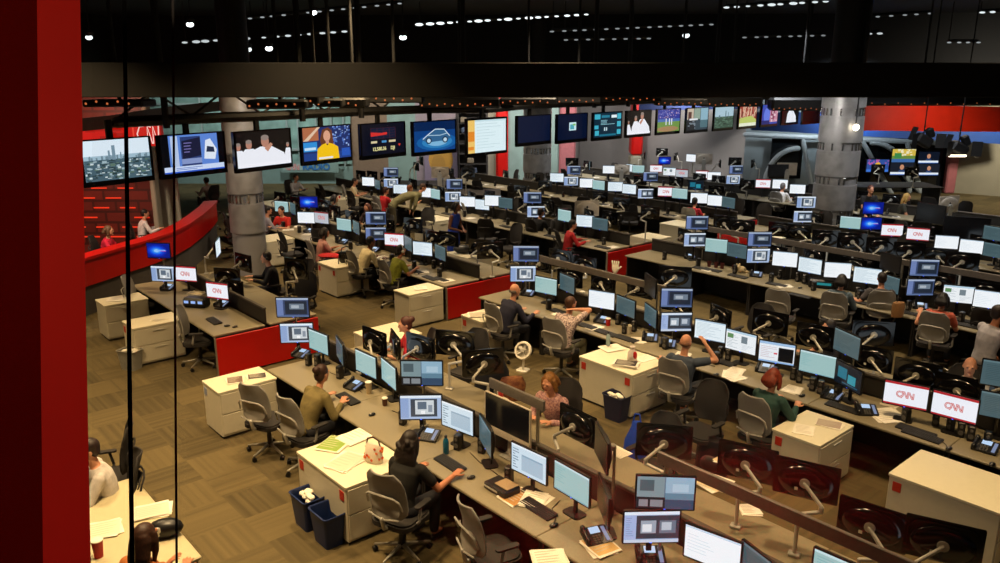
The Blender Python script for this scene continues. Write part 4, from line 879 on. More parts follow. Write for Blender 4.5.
# TV support beam following the row, and its poles
b = MB()
for i in range(len(tvc)-1): a, c_ = tvc[i][0], tvc[i+1][0]; b.seg((a.x, a.y+.16, 4.16), (c_.x, c_.y+.16, 4.16), .085, .085, 8)
o = thing('ceiling_truss', 'long black truss rail that carries the row of televisions', 'truss', (0, 0, 0)); o.location = (tvc[6][0].x, tvc[6][0].y, 4.16); bb = b.build('chord', m_blk, o); bb.matrix_local = Matrix.Translation(-o.location)
b = MB()
for i in (0, 2, 3, 5, 8, 9, 12, 16): a = tvc[i][0]+Vector((.62, .35)); b.seg((a.x, a.y+.16, 4.05), (a.x, a.y+.16, 7.04), .055, .055, 8, False)
q = b.build('drop_pole', m_blk, o); q.matrix_local = Matrix.Translation(-o.location)
b = MB()
for i in range(len(tvc)-1):
    a, c_ = tvc[i][0], tvc[i+1][0]; m_ = (a+c_)/2; b.seg((a.x, a.y+.16, 4.2), (m_.x, m_.y+.16, 4.62), .02, .02, 6); b.seg((m_.x, m_.y+.16, 4.62), (c_.x, c_.y+.16, 4.2), .02, .02, 6); b.seg((a.x, a.y+.16, 4.62), (c_.x, c_.y+.16, 4.62), .03, .03, 6)
q = b.build('web_bracing', m_blk, o); q.matrix_local = Matrix.Translation(-o.location)
# ------------------------------------------------------------------ desk rows, ends, rails
TC = [5.45, 10.2, 15.1, 20.0, 24.9]
BL = [(0, -16.6, -12.35), (0, -10.35, -.9), (1, -23.5, -12.35), (1, -11.3, -1.2), (2, -27, -12.4), (2, -11.8, -3.6), (3, -25.5, -12.5), (3, -11.9, -5), (4, -24, -12.6), (4, -12, -6.4)]
ORD = ['nearest', 'second', 'third', 'fourth', 'farthest']
for (k, s0, s1) in BL:
    tc_ = TC[k]; n = max(1, round((s1-s0)/1.8)); ds = (s1-s0)/n; side = 'left of the cross aisle' if s1 < -12 else 'right of the cross aisle'
    for sgn in (-1, 1):
        for i in range(n):
            s = s0+ds*(i+.5); x, y = rowpt(s, tc_+sgn*.49); o = thing('desk', 'laminate desk in the %s double row, %s side, %s' % (ORD[k], 'near' if sgn < 0 else 'far', side), 'desk', (x, y, 0), ROW, 'desks of the %s row %s, %s side' % (ORD[k], side, 'near' if sgn < 0 else 'far'))
            me = cached(('wt', round(ds, 3)), lambda: MB().box(0, 0, .713, ds-.004, .9, .034, r=.008).mesh('worktop', m_worktop)); link('worktop', me, o)
            e = -sgn*.42; me = cached(('mp', round(ds, 3)), lambda: MB().box(0, 0, .37, ds-.01, .03, .64).mesh('modesty_panel', m_dark)); link('modesty_panel', me, o, Matrix.Translation((0, e*.98, 0)))
            for q in (-1, 1): link('side_panel', cached('sidep', lambda: MB().box(0, 0, .348, .03, .78, .696).mesh('side_panel', m_dark)), o, Matrix.Translation((q*(ds/2-.02), 0, 0)))
    # centre divider with low rail, posts and high rail
    x, y = rowpt((s0+s1)/2, tc_); o = thing('desk_divider', 'aluminium divider rail on posts along the %s desk row, %s' % (ORD[k], side), 'divider', (x, y, 0), ROW)
    Ls = s1-s0; MB().box(0, 0, .86, Ls-.1, .03, .26).build('low_screen', mat('divider_fabric', '#25211c', .8, scale=40), o); MB().box(0, 0, 1.0, Ls-.1, .06, .035).build('low_rail', mat('dark_rail', '#4f4942', .5, .3), o)
    for hi in {(0, 1): ((-6.45, -5.55), (-4.05, -.9)), (1, 1): ((-10.95, -7.6),), (2, 1): ((-10.4, -3.6),)}.get((k, int(s1 > -12)), ()):
        c0 = (hi[0]+hi[1])/2-(s0+s1)/2; MB().box(c0, 0, 1.475, hi[1]-hi[0], .035, .12).build('high_rail', m_rail, o)
        npost = max(2, int((hi[1]-hi[0])/1.8)+1)
        for i in range(npost): xx = c0-(hi[1]-hi[0])/2+.1+i*(hi[1]-hi[0]-.2)/(npost-1); MB().seg((xx, .0, 0.735), (xx, 0, 1.41), .02, .02, 10, False).build('post', m_alu, o)
# red end panels, where the aisle cuts the rows
for (k, s, sg) in ((0, -12.35, 1), (1, -12.35, 1), (2, -12.4, 1), (3, -12.5, 1)):
    x, y = rowpt(s+.02, TC[k]); o = thing('end_panel', 'glossy red end panel closing the %s desk row at the cross aisle' % ORD[k], 'panel', (x, y, 0), ROW)
    MB().box(.02, 0, .355, .035, 1.86, .65, r=.004).build('red_face', m_redp, o); MB().box(.02, -.935, .35, .05, .02, .7).build('edge_strip', m_alu, o)
# cabinets : (u,v of the near top corner), ls, lt
CAB = [(353.3, 485, 1.1, .85, 'cream file cabinet with flowered bag and magazines, beside the curly haired woman', {}), (221.7, 392, .6, .85, 'cream file cabinet with a notebook and leaflets on top, beside the empty grey chair', {'stickers': 1, 'stick': '#8d98ad'}),
       (632.6, 375, 1.06, .85, 'cream double file cabinet with a box file, behind the small waste bin', {}), (820, 446, .62, .85, 'cream file cabinet behind the red haired woman, papers on top', {'stickers': 1}), (1002, 514, 1.1, .85, 'cream file cabinet at the right edge of the picture, cables on top', {'stickers': 1}),
       (409, 295, .55, .85, 'cream file cabinet with papers next to the woman in the green top', {'stickers': 0}), (347, 266, .85, .85, 'cream file cabinet with a red bag and a black handbag on top', {'stick': '#b5301c'}), (146, 326, .6, .85, 'cream file cabinet near the red curved wall, the nearer of two', {'stickers': 1}),
       (109, 305, .6, .8, 'cream file cabinet near the red curved wall, the farther of two', {'stickers': 0}), (482, 322, .6, .85, 'low cream cabinet with newspapers beside the bald man in navy', {'stickers': 1})]
CABS = []
for (u, v, ls, lt, lab, kw) in CAB:
    x, y = P(u, v, .70); s = x*.656-y*.755; t = x*.755+y*.656; sc_, tc_ = s-ls/2, t+lt/2
    CABS.append((sc_, tc_)); print('CAB', round(s, 2), round(t, 2), lab[:50]); kk = min(TC, key=lambda q: abs(q-1.375-tc_)); tc_ = min(tc_, kk-1.375); cabinet(sc_, tc_, ls, lt, lab, **kw)
for (s, t, ls, lab) in ((-12.9, TC[2]+1.36, .8, 'pale cabinet closing the far side of the third row next to the red end panel'), (-14.5, TC[1]+1.36, .8, 'pale cabinet on the far side of the second row by the standing woman in blue'), (-10.9, TC[3]-1.36, .9, 'pale cabinet on the near side of the fourth row, right of the cross aisle'),
                     (-18.8, TC[2]-1.36, .9, 'cream cabinet the stooping man leans on'), (-24.2, TC[2]-1.36, .9, 'cream cabinet with a red cup beside the man in the cream shirt'), (-19.3, TC[1]-1.36, .9, 'cream cabinet beside the man in the grey shirt at the left column'), (-24.6, TC[1]+1.3, 1.3, 'cream cabinets by the seated man near the glass offices'),
                     (-10.7, TC[0]+1.36, .8, 'cream cabinet behind the dark monitors of the nearest row'), (-13.5, TC[3]-1.36, .9, 'grey cabinet at the end of the fourth row near the red shirted woman')):
    cabinet(s, t, ls, .85, lab, stickers=0)
# ------------------------------------------------------------------ monitors seen from the front: (u, v, centre height, heading, picture, style, label)
def on_row(u, v, z, lo, hi):
    # keeps a monitor over the worktop it belongs to: same line of sight, depth inside the desk
    x, y = P(u, v, z); t = x*.755+y*.656; mid = (lo+hi)/2; tc_ = min(TC, key=lambda q: abs(t-q-mid))
    if abs(t-tc_-mid) > 1.9: return x, y, z
    td = min(max(t, tc_+lo), tc_+hi); f = td/t; return x*f, y*f, min(1.75, max(.93, CH-(CH-z)*f))
def mp(u, v, z, yaw, kind, lab, style='stand', w=.51, group=None, rng=None, **k):
    x, y = P(u, v, z)
    if rng: x, y, z = on_row(u, v, z, *rng)
    return monitor(x, y, z, yaw, kind, lab, w, style, group, **k)
LO, UP = 1.08, 1.45
MON = [
 # nearest row, near side
 (293, 306.5, UP, 0, 'navy', 'upper screen of the stacked pair behind the desk phone by the empty grey chair', 'pole'), (297, 332, LO, 4, 'edit2', 'lower screen of the stacked pair behind the desk phone by the empty grey chair', 'stand'),
 (319.5, 341, LO, -44, 'teal', 'pale green screen left of the woman with a bun, beside the stacked pair', 'stand'), (341, 350, LO, -68, 'dim', 'dim edge-on screen left of the two green screens before the woman with a bun', 'stand'),
 (367, 363, LO, -47, 'teal', 'pale green screen straight ahead of the woman in the olive jacket', 'stand'), (390, 373, LO, -60, 'teal', 'slanted green screen between the olive jacket woman and the stacked pair', 'stand'),
 (422, 372, UP+.02, -2, 'quad', 'upper screen with a four part news picture above the curly haired woman', 'pole'), (421, 406, LO, 2, 'edit2', 'lower screen with an editing window above the curly haired woman', 'stand'),
 (458.5, 417, LO, -40, 'form', 'pale blue document screen to the right of the curly haired woman', 'stand'), (487, 435, LO, -74, 'dim', 'dim edge-on screen right of the curly haired woman', 'stand'),
 (530, 462, LO, -46, 'form', 'blue document screen above the black keyboard and tan folder', 'stand'), (573, 482, LO, -52, 'teal', 'pale green screen with a small picture, right of the tan folder', 'stand'),
 (603, 447, UP, -84, 'off', 'black monitor seen edge-on, upper of a pair', 'pole'), (605, 500, LO, -86, 'off', 'black monitor seen edge-on, lower of a pair', 'stand'),
 (665, 491, UP, -4, 'quad', 'upper screen at the bottom centre with a four part picture, blue light under it', 'pole'), (651, 525, LO, 2, 'edit', 'lower screen at the bottom centre with an editing window', 'stand'),
 (713, 548, LO, -38, 'white', 'bright white screen at the bottom edge right of centre', 'stand'), (764, 572, LO, -66, 'dim', 'dim slanted screen cut off by the bottom edge', 'stand'), (846, 578, LO, -46, 'teal', 'screen whose top rim just shows at the bottom edge, right', 'stand'),
 # nearest row, left block
 (159, 250, UP, -8, 'blue', 'screen with a bright blue splash in front of the red curved wall', 'pole'), (163.5, 273, LO, -8, 'edit2', 'editing screen under the blue splash screen by the red curved wall', 'stand'), (186, 273, LO, -14, 'cnn', 'white screen with red network letters, near the red curved wall', 'stand'), (218, 290, LO, -22, 'cnn', 'white screen with red network letters partly behind a dark monitor back', 'stand'),
 # second row, near side, left block
 (282, 206, LO, -25, 'teal', 'pale blue screen by the man in the grey shirt', 'stand'), (293.5, 208, LO, -58, 'dim', 'slanted dim screen by the man in the grey shirt', 'stand'), (309, 201.5, UP, -4, 'blue', 'screen with a blue splash above the white and network screens', 'pole'), (306.5, 217, LO, -8, 'white', 'white screen under the blue splash screen, second row', 'stand'), (322, 217, LO, -30, 'cnndim', 'greyish screen with network letters beside the white one, second row', 'stand'),
 (344.5, 224, LO, -32, 'teal', 'pale screen above the woman with dark hair in the second row', 'stand'), (357, 227, LO, -62, 'dim', 'dim slanted screen left of the stacked pair in the second row', 'stand'), (376, 217.5, UP, -2, 'navy', 'upper screen of the stacked pair above the man in white', 'pole'), (376, 233, LO, 2, 'navy', 'lower screen of the stacked pair above the man in white', 'stand'),
 (394.5, 239, LO, -18, 'cnn', 'white screen with red network letters in front of the man in white', 'stand'), (409, 243, LO, -64, 'dim', 'dim slanted screen between the man in white and the woman in green', 'stand'), (423, 248, LO, -24, 'doc', 'bright document screen above the woman in the green top', 'stand'), (441, 252, LO, -58, 'dim', 'grey slanted screen right of the woman in the green top', 'stand'),
 # second row, near side, right block
 (526, 253, UP, -2, 'navy', 'upper screen of the stacked pair before the bald man in navy', 'pole'), (523, 273, LO, 2, 'edit2', 'lower screen of the stacked pair before the bald man in navy', 'stand'), (546.5, 285, LO, -38, 'teal', 'green screen right of the bald man in navy', 'stand'), (568, 283, LO, -62, 'dim', 'dark dim screen between the bald man in navy and the man in checks', 'stand'),
 (602, 299, LO, -32, 'white', 'blank white screen right of the man in the checked shirt', 'stand'), (626.5, 306, LO, -60, 'dim', 'grey document screen near the white mug, second row', 'stand'), (651, 285, UP, -80, 'off', 'upper edge-on monitor left of the stacked pair, second row', 'pole'), (651.5, 315, LO, -78, 'dim', 'lower edge-on monitor left of the stacked pair, second row', 'stand'),
 (676.5, 297, UP, -3, 'navy', 'upper screen of the stacked pair above the bald man in grey blue', 'pole'), (676, 321, LO, 2, 'edit', 'lower screen of the stacked pair above the bald man in grey blue', 'stand'), (710.5, 330, LO, -36, 'doc', 'bright document screen right of the bald man in grey blue', 'stand'), (741.5, 341, LO, -46, 'web', 'screen with a web page and photos, second row', 'stand'),
 (777, 352, LO, -30, 'webblack', 'screen half filled by a black window above the red haired woman', 'stand'), (818, 363, LO, -42, 'teal', 'pale green screen right of the red haired woman', 'stand'), (848, 343, UP, -74, 'dim', 'upper slanted screen left of the two network letter screens', 'pole'), (849.5, 376, LO, -74, 'glow', 'lower slanted dark blue screen left of the two network letter screens', 'stand'),
 (906, 394, LO, -34, 'cnn', 'large white screen with network letters above the long keyboard, left one', 'stand'), (955, 406, LO, -44, 'cnn', 'large white screen with network letters above the long keyboard, right one', 'stand'), (1006, 374, UP, -30, 'dim', 'upper dim screen cut by the right edge', 'pole'), (1004, 406, LO, -34, 'dim', 'lower dim screen cut by the right edge', 'stand'),
 # third row, near side, right block
 (697, 222, UP, -2, 'navy', 'upper screen of the stacked pair at the left end of the third row block', 'pole'), (694.5, 239, LO, 2, 'edit', 'lower screen of the stacked pair at the left end of the third row block', 'stand'), (716.5, 245, LO, -30, 'teal', 'pale green screen in the third row next to the stacked pair', 'stand'), (737.5, 250, LO, -50, 'dim', 'dim green screen left of the second stacked pair of the third row', 'stand'),
 (759.5, 238.5, UP, -2, 'navy', 'upper screen of the second stacked pair of the third row', 'pole'), (758, 255, LO, 2, 'edit2', 'lower screen of the second stacked pair of the third row', 'stand'), (785, 258.5, LO, -26, 'white', 'white screen just right of the second stacked pair, third row', 'stand'), (810.5, 265, LO, -48, 'doc', 'slanted pale screen behind the empty grey chair, third row', 'stand'),
 (837.5, 269.5, LO, -16, 'white', 'blank white screen above the dark haired person in blue', 'stand'), (867.5, 275, LO, -34, 'doc', 'white document screen left of the man in the dark grey shirt', 'stand'), (890, 283, LO, -72, 'dim', 'slanted screen behind the head of the man in the dark grey shirt', 'stand'), (891, 262, UP, -74, 'off', 'dark slanted monitor above the head of the man in the dark grey shirt', 'pole'),
 (924, 267, UP, -6, 'navy', 'upper screen of the stacked pair above the woman in orange', 'pole'), (920, 286.5, LO, 0, 'navy', 'lower screen of the stacked pair above the woman in orange', 'stand'), (958.5, 293.5, LO, -24, 'web', 'white web page screen above the woman in orange', 'stand'), (990, 299, LO, -34, 'white', 'white screen at the right edge in the third row', 'stand'),
 # third row, near side, left block
 (368.5, 181, LO, -20, 'white', 'white screen in front of the man in the cream shirt', 'stand'), (378, 184, LO, -60, 'dim', 'slanted dim screen in front of the man in the cream shirt', 'stand'), (391, 171.5, UP, -2, 'navy', 'upper screen of the stacked pair behind the person in red', 'pole'), (391, 182.5, LO, 2, 'edit2', 'lower screen of the stacked pair behind the person in red', 'stand'), (400.5, 188.5, LO, -12, 'doc', 'white screen with small marks right of the person in red', 'stand'),
 (428.5, 192, LO, -20, 'white', 'white screen right of the stooping man', 'stand'), (436, 193.5, LO, -50, 'teal', 'blue green screen right of the stooping man', 'stand'), (454.5, 183.5, UP, -2, 'navy', 'upper screen of the stacked pair above the woman in the blue dress', 'pole'), (453, 196, LO, 2, 'edit2', 'lower screen of the stacked pair above the woman in the blue dress', 'stand'),
 (467.5, 201, LO, -14, 'white', 'white screen just right of the woman in the blue dress', 'stand'), (482.5, 204, LO, -30, 'doc', 'pale screen, second to the right of the woman in the blue dress', 'stand'), (493, 200, UP-.25, -14, 'white', 'white screen, third to the right of the woman in the blue dress', 'stand'), (506, 202.5, LO, -36, 'dim', 'greyish screen, fourth to the right of the woman in the blue dress', 'stand'),
 (532.5, 197, UP, -4, 'navy', 'upper screen of the pair left of the dark figures in the third row', 'pole'), (536, 211, LO, 2, 'edit', 'lower screen of the pair left of the dark figures in the third row', 'stand'), (565, 215, LO, -50, 'teal', 'narrow slanted screen behind the dark figures', 'stand'), (585.5, 220.5, LO, -24, 'doc', 'white screen near the red sleeved person, left one of two', 'stand'), (600.5, 223.5, LO, -44, 'dim', 'grey screen near the red sleeved person, right one of two', 'stand'),
 # fourth row and beyond, left block
 (557, 177, LO, -18, 'doc', 'pale screen by the slim steel column', 'stand'), (573.7, 169.5, UP, 0, 'navy', 'upper screen of the stacked pair right of the slim steel column', 'pole'), (571, 180.5, LO, 2, 'edit2', 'lower screen of the stacked pair right of the slim steel column', 'stand'), (587, 182.5, LO, -14, 'white', 'white screen over the top of the silver backed computer', 'stand'), (599, 184.5, LO, -42, 'teal', 'green screen beside the silver backed computer', 'stand'),
 (615.5, 186, LO, -12, 'doc', 'white screen with a logo, fourth row centre', 'stand'), (629.5, 188.5, LO, -36, 'doc', 'pale slanted screen, fourth row centre', 'stand'), (650.5, 176, UP, -2, 'navy', 'upper screen of the stacked pair in the fourth row centre', 'pole'), (645.5, 193, LO, 2, 'edit', 'lower screen of the stacked pair in the fourth row centre', 'stand'), (666, 191, LO, -12, 'cnn', 'white screen with network letters in the fourth row', 'stand'), (680, 193, LO, -34, 'teal', 'dim green screen right of the network letters, fourth row', 'stand'),
 (699, 197.5, LO, -14, 'white', 'white screen above the red shirted woman', 'stand'), (716, 200, LO, -30, 'white', 'white screen right of the red shirted woman', 'stand'), (729, 202, LO, -58, 'dim', 'dim slanted screen right of the red shirted woman', 'stand'), (696, 184.5, UP-.1, -6, 'glow', 'dark teal screen above the red shirted woman', 'pole'),
 (609, 169, LO+.1, -10, 'white', 'bright white screen before the grey back wall', 'stand'), (631, 167.5, LO, -50, 'doc', 'narrow pale screen below the television of two men in white', 'stand'), (638.5, 168.5, LO, -20, 'teal', 'green screen at the foot of the red back pillar', 'stand'), (664.5, 160, UP, 0, 'blue', 'screen with a blue splash before the grey back wall', 'pole'), (656, 168, LO, -10, 'cnn', 'white screen under the blue splash screen, left of three', 'stand'), (669.5, 171, LO, -20, 'web', 'white screen under the blue splash screen, middle of three', 'stand'), (682, 172.5, LO, -30, 'cnndim', 'grey screen under the blue splash screen, right of three', 'stand'),
 (692, 157.5, UP, -35, 'white', 'bright lilac screen next to a silver computer back at the grey wall', 'pole'), (702, 174, LO, -6, 'cnn', 'white and red screen in the farthest row, left one', 'stand'), (714, 175.5, LO, -10, 'white', 'white screen in the farthest row beside the white and red one', 'stand'),
 (736, 169, UP, 0, 'navy', 'upper screen of the stacked pair in the farthest row', 'pole'), (733, 179, LO, 2, 'edit2', 'lower screen of the stacked pair in the farthest row', 'stand'), (763, 183, LO, -10, 'cnn', 'screen with network letters left of the grey haired man', 'stand'), (780, 183.5, LO, -14, 'white', 'white screen behind the grey haired man', 'stand'), (797.5, 188.5, LO, -16, 'white', 'white screen right of the grey haired man', 'stand'),
 # fourth row, right block and right side
 (806, 201.5, UP, -4, 'edit2', 'upper screen of the stacked pair left of the wide steel column', 'pole'), (802.5, 216, LO, 0, 'edit', 'lower screen of the stacked pair left of the wide steel column', 'stand'), (850.5, 222, LO, -30, 'teal', 'small green screen right of the wide steel column', 'stand'), (873, 207.5, UP, -6, 'blue', 'upper blue splash screen by the man in the black shirt', 'pole'), (871, 223, LO, -4, 'blue', 'lower blue splash screen by the man in the black shirt', 'stand'),
 (892, 229.5, LO, -14, 'cnn', 'white screen with faint network letters right of the blue splash screens', 'stand'), (918, 233.5, LO, -26, 'cnn', 'white screen with bold network letters right of the blue splash screens', 'stand'), (946.5, 241.5, LO, -20, 'white', 'white screen before the big black screen at right, left one', 'stand'), (972, 246, LO, -36, 'white', 'white screen before the big black screen at right, right one', 'stand'), (995, 233, UP, -60, 'dim', 'slanted screen at the right edge, upper', 'pole'), (995, 250, LO, -60, 'dim', 'slanted screen at the right edge, lower', 'stand'),
]
for m_ in MON: mp(m_[0], m_[1], m_[2], m_[3], m_[4], 'computer '+m_[5], m_[6], rng=(-.7, -.19) if m_[1] > 177 or m_[0] < 560 else None)
# ------------------------------------------------------------------ monitors seen from behind, on silver arms (far side of each row)
BK = [
 # nearest row
 (664, 441, 1.28, 168, 1, 'black rounded monitor back behind the bottom centre screens'), (747, 462, 1.25, 150, -1, 'black rounded monitor back near the dark backpack'), (806, 480, 1.28, 150, -1, 'black rounded monitor back below the red haired woman'), (943, 542, 1.28, 152, 1, 'black rounded monitor back at the bottom right'), (872, 524, 1.2, 140, -1, 'black monitor back with silver arm and cables, bottom right'),
 (577, 425, 1.18, 128, 1, 'dark monitor back in front of the blond woman in the plaid blouse'), (455, 343, 1.3, 165, -1, 'black rounded monitor back right of the woman in red at centre'), (483, 362, 1.25, 195, 1, 'dark monitor turned away beside the black coat, centre'), (420, 347, 1.12, 140, 1, 'dark monitor back before the woman in red at centre'), (374, 341, 1.15, 135, -1, 'dark monitor back above the green screens, nearest row'),
 (395, 345, 1.12, 110, 1, 'dark monitor turned to the woman in red at centre'), 
 (227, 277, 1.2, 165, 1, 'round backed black monitor before the man with headphones'), (234, 305, 1.12, 150, 1, 'black monitor back standing low at the left block end'), (217, 247, 1.3, 100, -1, 'dark monitor edge on beside the steel column base'), (243, 262, 1.12, 140, 1, 'dark monitor back above the man with headphones'), (296, 268, 1.12, 150, -1, 'dark monitor back right of the man with headphones'),
 # second row
 (675, 276, 1.3, 165, 1, 'black rounded monitor back above the upper stacked screen of the second row'), (873, 333, 1.3, 168, 1, 'black rounded monitor back below the man in the dark grey shirt'), (917, 374, 1.15, 140, 1, 'wide black monitor back before the bald smiling man, left one'), (958, 389, 1.15, 140, -1, 'wide black monitor back before the bald smiling man, right one'), (770, 322, 1.15, 140, 1, 'dark monitor back behind the web page screen'), (815, 336, 1.15, 138, -1, 'dark monitor back before the dark haired man in profile'),
 (434, 238, 1.08, 140, 1, 'dark monitor back above the document screen, second row'), (481, 247, 1.2, 165, 1, 'black rounded monitor back right of the woman in the blue dress'), (490, 250, 1.25, 190, -1, 'black monitor back below the black bag on the cabinet'), (352, 217, 1.12, 140, 1, 'dark monitor back behind the pale screen, second row'), (325, 205, 1.12, 140, -1, 'dark monitor back right of the blue splash screen, second row'), (413, 225, 1.15, 150, 1, 'dark monitor back above the network letters, second row'), (560, 258, 1.2, 140, 1, 'dark monitor back under the aluminium rail, second row'), (584, 265, 1.2, 140, -1, 'dark monitor back by the paper hand on the rail'),
 # third row
 (780, 229, 1.15, 150, 1, 'dark monitor back behind the third row rail, first from the left'), (799, 231, 1.15, 165, -1, 'dark monitor back behind the third row rail, second from the left'), (826, 238, 1.25, 168, 1, 'rounded monitor back behind the third row rail, below the steel column'), (852, 241, 1.25, 165, -1, 'rounded monitor back behind the third row rail, right of the steel column'), (881, 246, 1.22, 165, 1, 'rounded monitor back under the white network letter screen'), (909, 251, 1.22, 160, 1, 'rounded monitor back above the woman in orange'), (725, 223, 1.5, 145, -1, 'dark monitor back over the red folder, third row'), (742, 227, 1.5, 150, 1, 'dark monitor back right of the red folder, third row'), (938, 256, 1.15, 150, -1, 'dark monitor back behind the third row rail at right'), (962, 261, 1.15, 150, 1, 'dark monitor back behind the third row rail, far right'),
 (600, 196, 1.2, 150, 1, 'dark monitor back between the third and fourth rows, centre left'), (621, 203, 1.2, 150, -1, 'dark monitor back between the third and fourth rows, centre'), (650, 212, 1.2, 150, 1, 'dark monitor back below the lower stacked screen, fourth row centre'), (545, 185, 1.25, 150, 1, 'dark monitor back left of the silver backed computer'), (520, 190, 1.2, 140, -1, 'dark monitor back below the slim steel column'),
 (416, 166, 1.35, 120, 1, 'dark tilted monitor back against the pale green wall, left'), (421, 160, 1.75, 110, 1, 'dark tilted monitor high against the pale green wall'), (468, 172, 1.5, 165, 1, 'round backed monitor before the dark bookcase'), (448, 172, 1.3, 150, -1, 'dark monitor back left of the bookcase'),
 # fourth and farthest
 (572, 161.5, 1.5, 170, 1, 'small rounded monitor back above the stacked pair near the slim column'), (662, 151.5, 1.6, 170, 1, 'small rounded monitor back above the blue splash at the grey wall'), (735, 161, 1.5, 170, 1, 'small rounded monitor back above the farthest stacked pair'), (589, 165, 1.4, 80, 1, 'monitor edge on, right of the stacked pair near the slim column'), (645, 155, 1.45, 80, 1, 'thin tilted monitor left of the blue splash at the grey wall'), (676, 156, 1.45, 240, 1, 'thin tilted monitor right of the blue splash at the grey wall'), (720, 163, 1.4, 80, 1, 'thin tilted monitor left of the farthest stacked pair'), (753, 163, 1.4, 240, 1, 'thin tilted monitor right of the farthest stacked pair'),
 (747, 184, 1.2, 165, 1, 'rounded monitor back beside the farthest stacked pair'), (716, 190, 1.2, 150, -1, 'dark monitor back behind the red shirted woman'), (640, 180, 1.15, 150, 1, 'dark monitor back left of the fourth row stacked pair'), (676, 181, 1.15, 150, -1, 'dark monitor back right of the fourth row stacked pair'),
 (878, 168, 1.3, 170, 1, 'dark monitor back before the truss window, left'), (912, 171, 1.3, 170, -1, 'dark monitor back before the truss window, right'),
]
BKL = {(0.,)}
for (u, v, z, yaw, sd, lab) in BK:
    x, y = P(u, v, z); s = x*.656-y*.755; t = x*.755+y*.656
    mp(u, v, z, yaw, 'dim' if yaw in (240, 80) else 'doc', lab, 'arm', w=.56 if v > 215 else .5, side=sd, seed=1, rng=(.2, .85) if v > 192 else None)
# silver all-in-one computers and big black screens
monitor(*rowpt(-6.02, 5.35), 1.19, -48, 'off', 'large silver framed computer with a black screen, in front of the blond woman', w=.74, style='imac', name='desktop_computer')
for (u, v, z, yaw, w_, lab) in ((587, 208, 1.3, 188, .68, 'silver backed desktop computer with a dark logo, centre of the hall'), (622, 169, 1.2, 160, .6, 'silver backed desktop computer beside the bright white screen at the grey wall'), (704, 158.5, 1.55, 165, .66, 'silver backed desktop computer next to the lilac screen'), (440, 172, 1.5, 172, .62, 'silver backed desktop computer in front of the yellow poster'),
                          (787, 168.5, 1.5, 172, .7, 'silver backed desktop computer behind the black screen at the truss window'), (949, 204, 1.25, 200, .75, 'silver backed desktop computer above the big black screen at right')):
    mp(u, v, z, yaw, 'doc', lab, 'imacback', w=w_, name='desktop_computer')
    o = [q for q in COL.objects if q.get('label') == lab][0]; hs = [c_ for c_ in o.children if c_.name.startswith('stand')][0]
    MB().ell((0, .032, z-DESK+.04), .03, .004, .036, 12, 8).build('logo', m_dark, o, True)
mp(778, 170, 1.45, 0, 'off', 'black screen in front of the truss window, tan reflection', 'stand', w=.75, h=.45)
mp(966, 228, 1.3, -24, 'off', 'biggest black screen in the hall, right of the blond woman', 'stand', w=.98, h=.56)
mp(931, 213, 1.35, -62, 'off', 'black slanted screen between the blond woman and the biggest black screen', 'stand', w=.8, h=.5)
for (u, v, kind, lab, w_) in ((877, 165, 'news3', 'wall screen with a yellow and blue picture behind the truss', .9), (903, 155, 'news', 'upper wall screen with a bright green and yellow picture', .95), (901, 168, 'news2', 'lower wall screen with a presenter in a suit', .95), (928, 157, 'news2', 'upper right wall screen with a presenter', .85), (928, 169, 'news2', 'lower right wall screen with a presenter', .85)):
    Y = 32.7; x, z = Q(u, v, Y); o = thing('wall_screen', lab, 'television', (x, Y, z)); b = MB(); b.rrect(w_+.06, w_*.56+.06, .015, 0, .06, XZ); b.box(0, .3, 0, .06, .6, .06); b.build('bezel', m_gloss, o)
    link('screen', pic(kind, w_, w_*.56, int(u)), o, Matrix.Translation((0, -.062, 0)))
# ------------------------------------------------------------------ people
U = 131
def hs(l): return [tuple(q) for q in l]
pers(411, 441, 150, 'woman with long dark curly hair in a black top, typing in the silver grey chair', shirt='#15130f', hair='#1d110a', style='curly', fem=True, vox=.0085, hands=[(-.34, -.46, .78), (.1, -.38, .78)], turn=-10, skin=m_skin3, nod=12, lean=.1)
pers(322, 373, 140, 'woman with brown hair in a bun and an olive jacket, typing', shirt='#6e6138', sleeves='long', hair='#33190e', style='bun', fem=True, vox=.0085, lean=.16, nod=10, turn=12)
pers(549, 382, -35, 'blond woman in a pink plaid blouse working behind the black screen', shirt='#c79a90', pattern='#8a5f66', sleeves='long', hair='#8a5a22', style='bob', fem=True, vox=.0085, dark=True, nod=14, lean=.1, hands=[(-.12, -.36, .78), (.14, -.38, .78)])
pers(405, 324, -75, 'woman with auburn hair up and a red top behind the centre monitors', shirt='#b3202a', hair='#4a2113', style='bun', fem=True, vox=.0095, dark=True)
pers(515, 290, 128, 'bald man in a navy long sleeved shirt seated in the grey chair', shirt='#1b1c30', sleeves='long', hair='#6a5a50', style='bald', vox=.0095, hands=[(-.25, -.48, .79), (.08, -.4, .79)], lean=.14)
pers(571, 303, 140, 'man with short brown hair in a checked shirt, hand to his face', shirt='#c9b5ad', pattern='#5a4550', sleeves='short', pants='#7c7a62', hair='#4a2c18', style='short', vox=.0095, hands=[(-.1, -.19, 1.13), (.14, -.38, .78)], lean=.12, turn=-10)
pers(686, 342, 140, 'balding man in a grey blue shirt with both hands raised', shirt='#3c4656', hair='#8a5a3c', style='bald', vox=.0095, hands=[(-.25, -.22, 1.2), (.42, -.2, .80)], lean=.04)
pers(774, 377, 128, 'woman with shoulder length red hair in a teal top', shirt='#25443f', sleeves='long', hair='#7a2c14', style='bob', fem=True, vox=.0095)
pers(842, 280, 142, 'dark haired person in a blue grey top seated before white screens', shirt='#56656f', sleeves='long', hair='#1a1411', style='bob', fem=True, vox=.012, hands=[(-.15, -.4, .79), (.3, -.4, .79)])
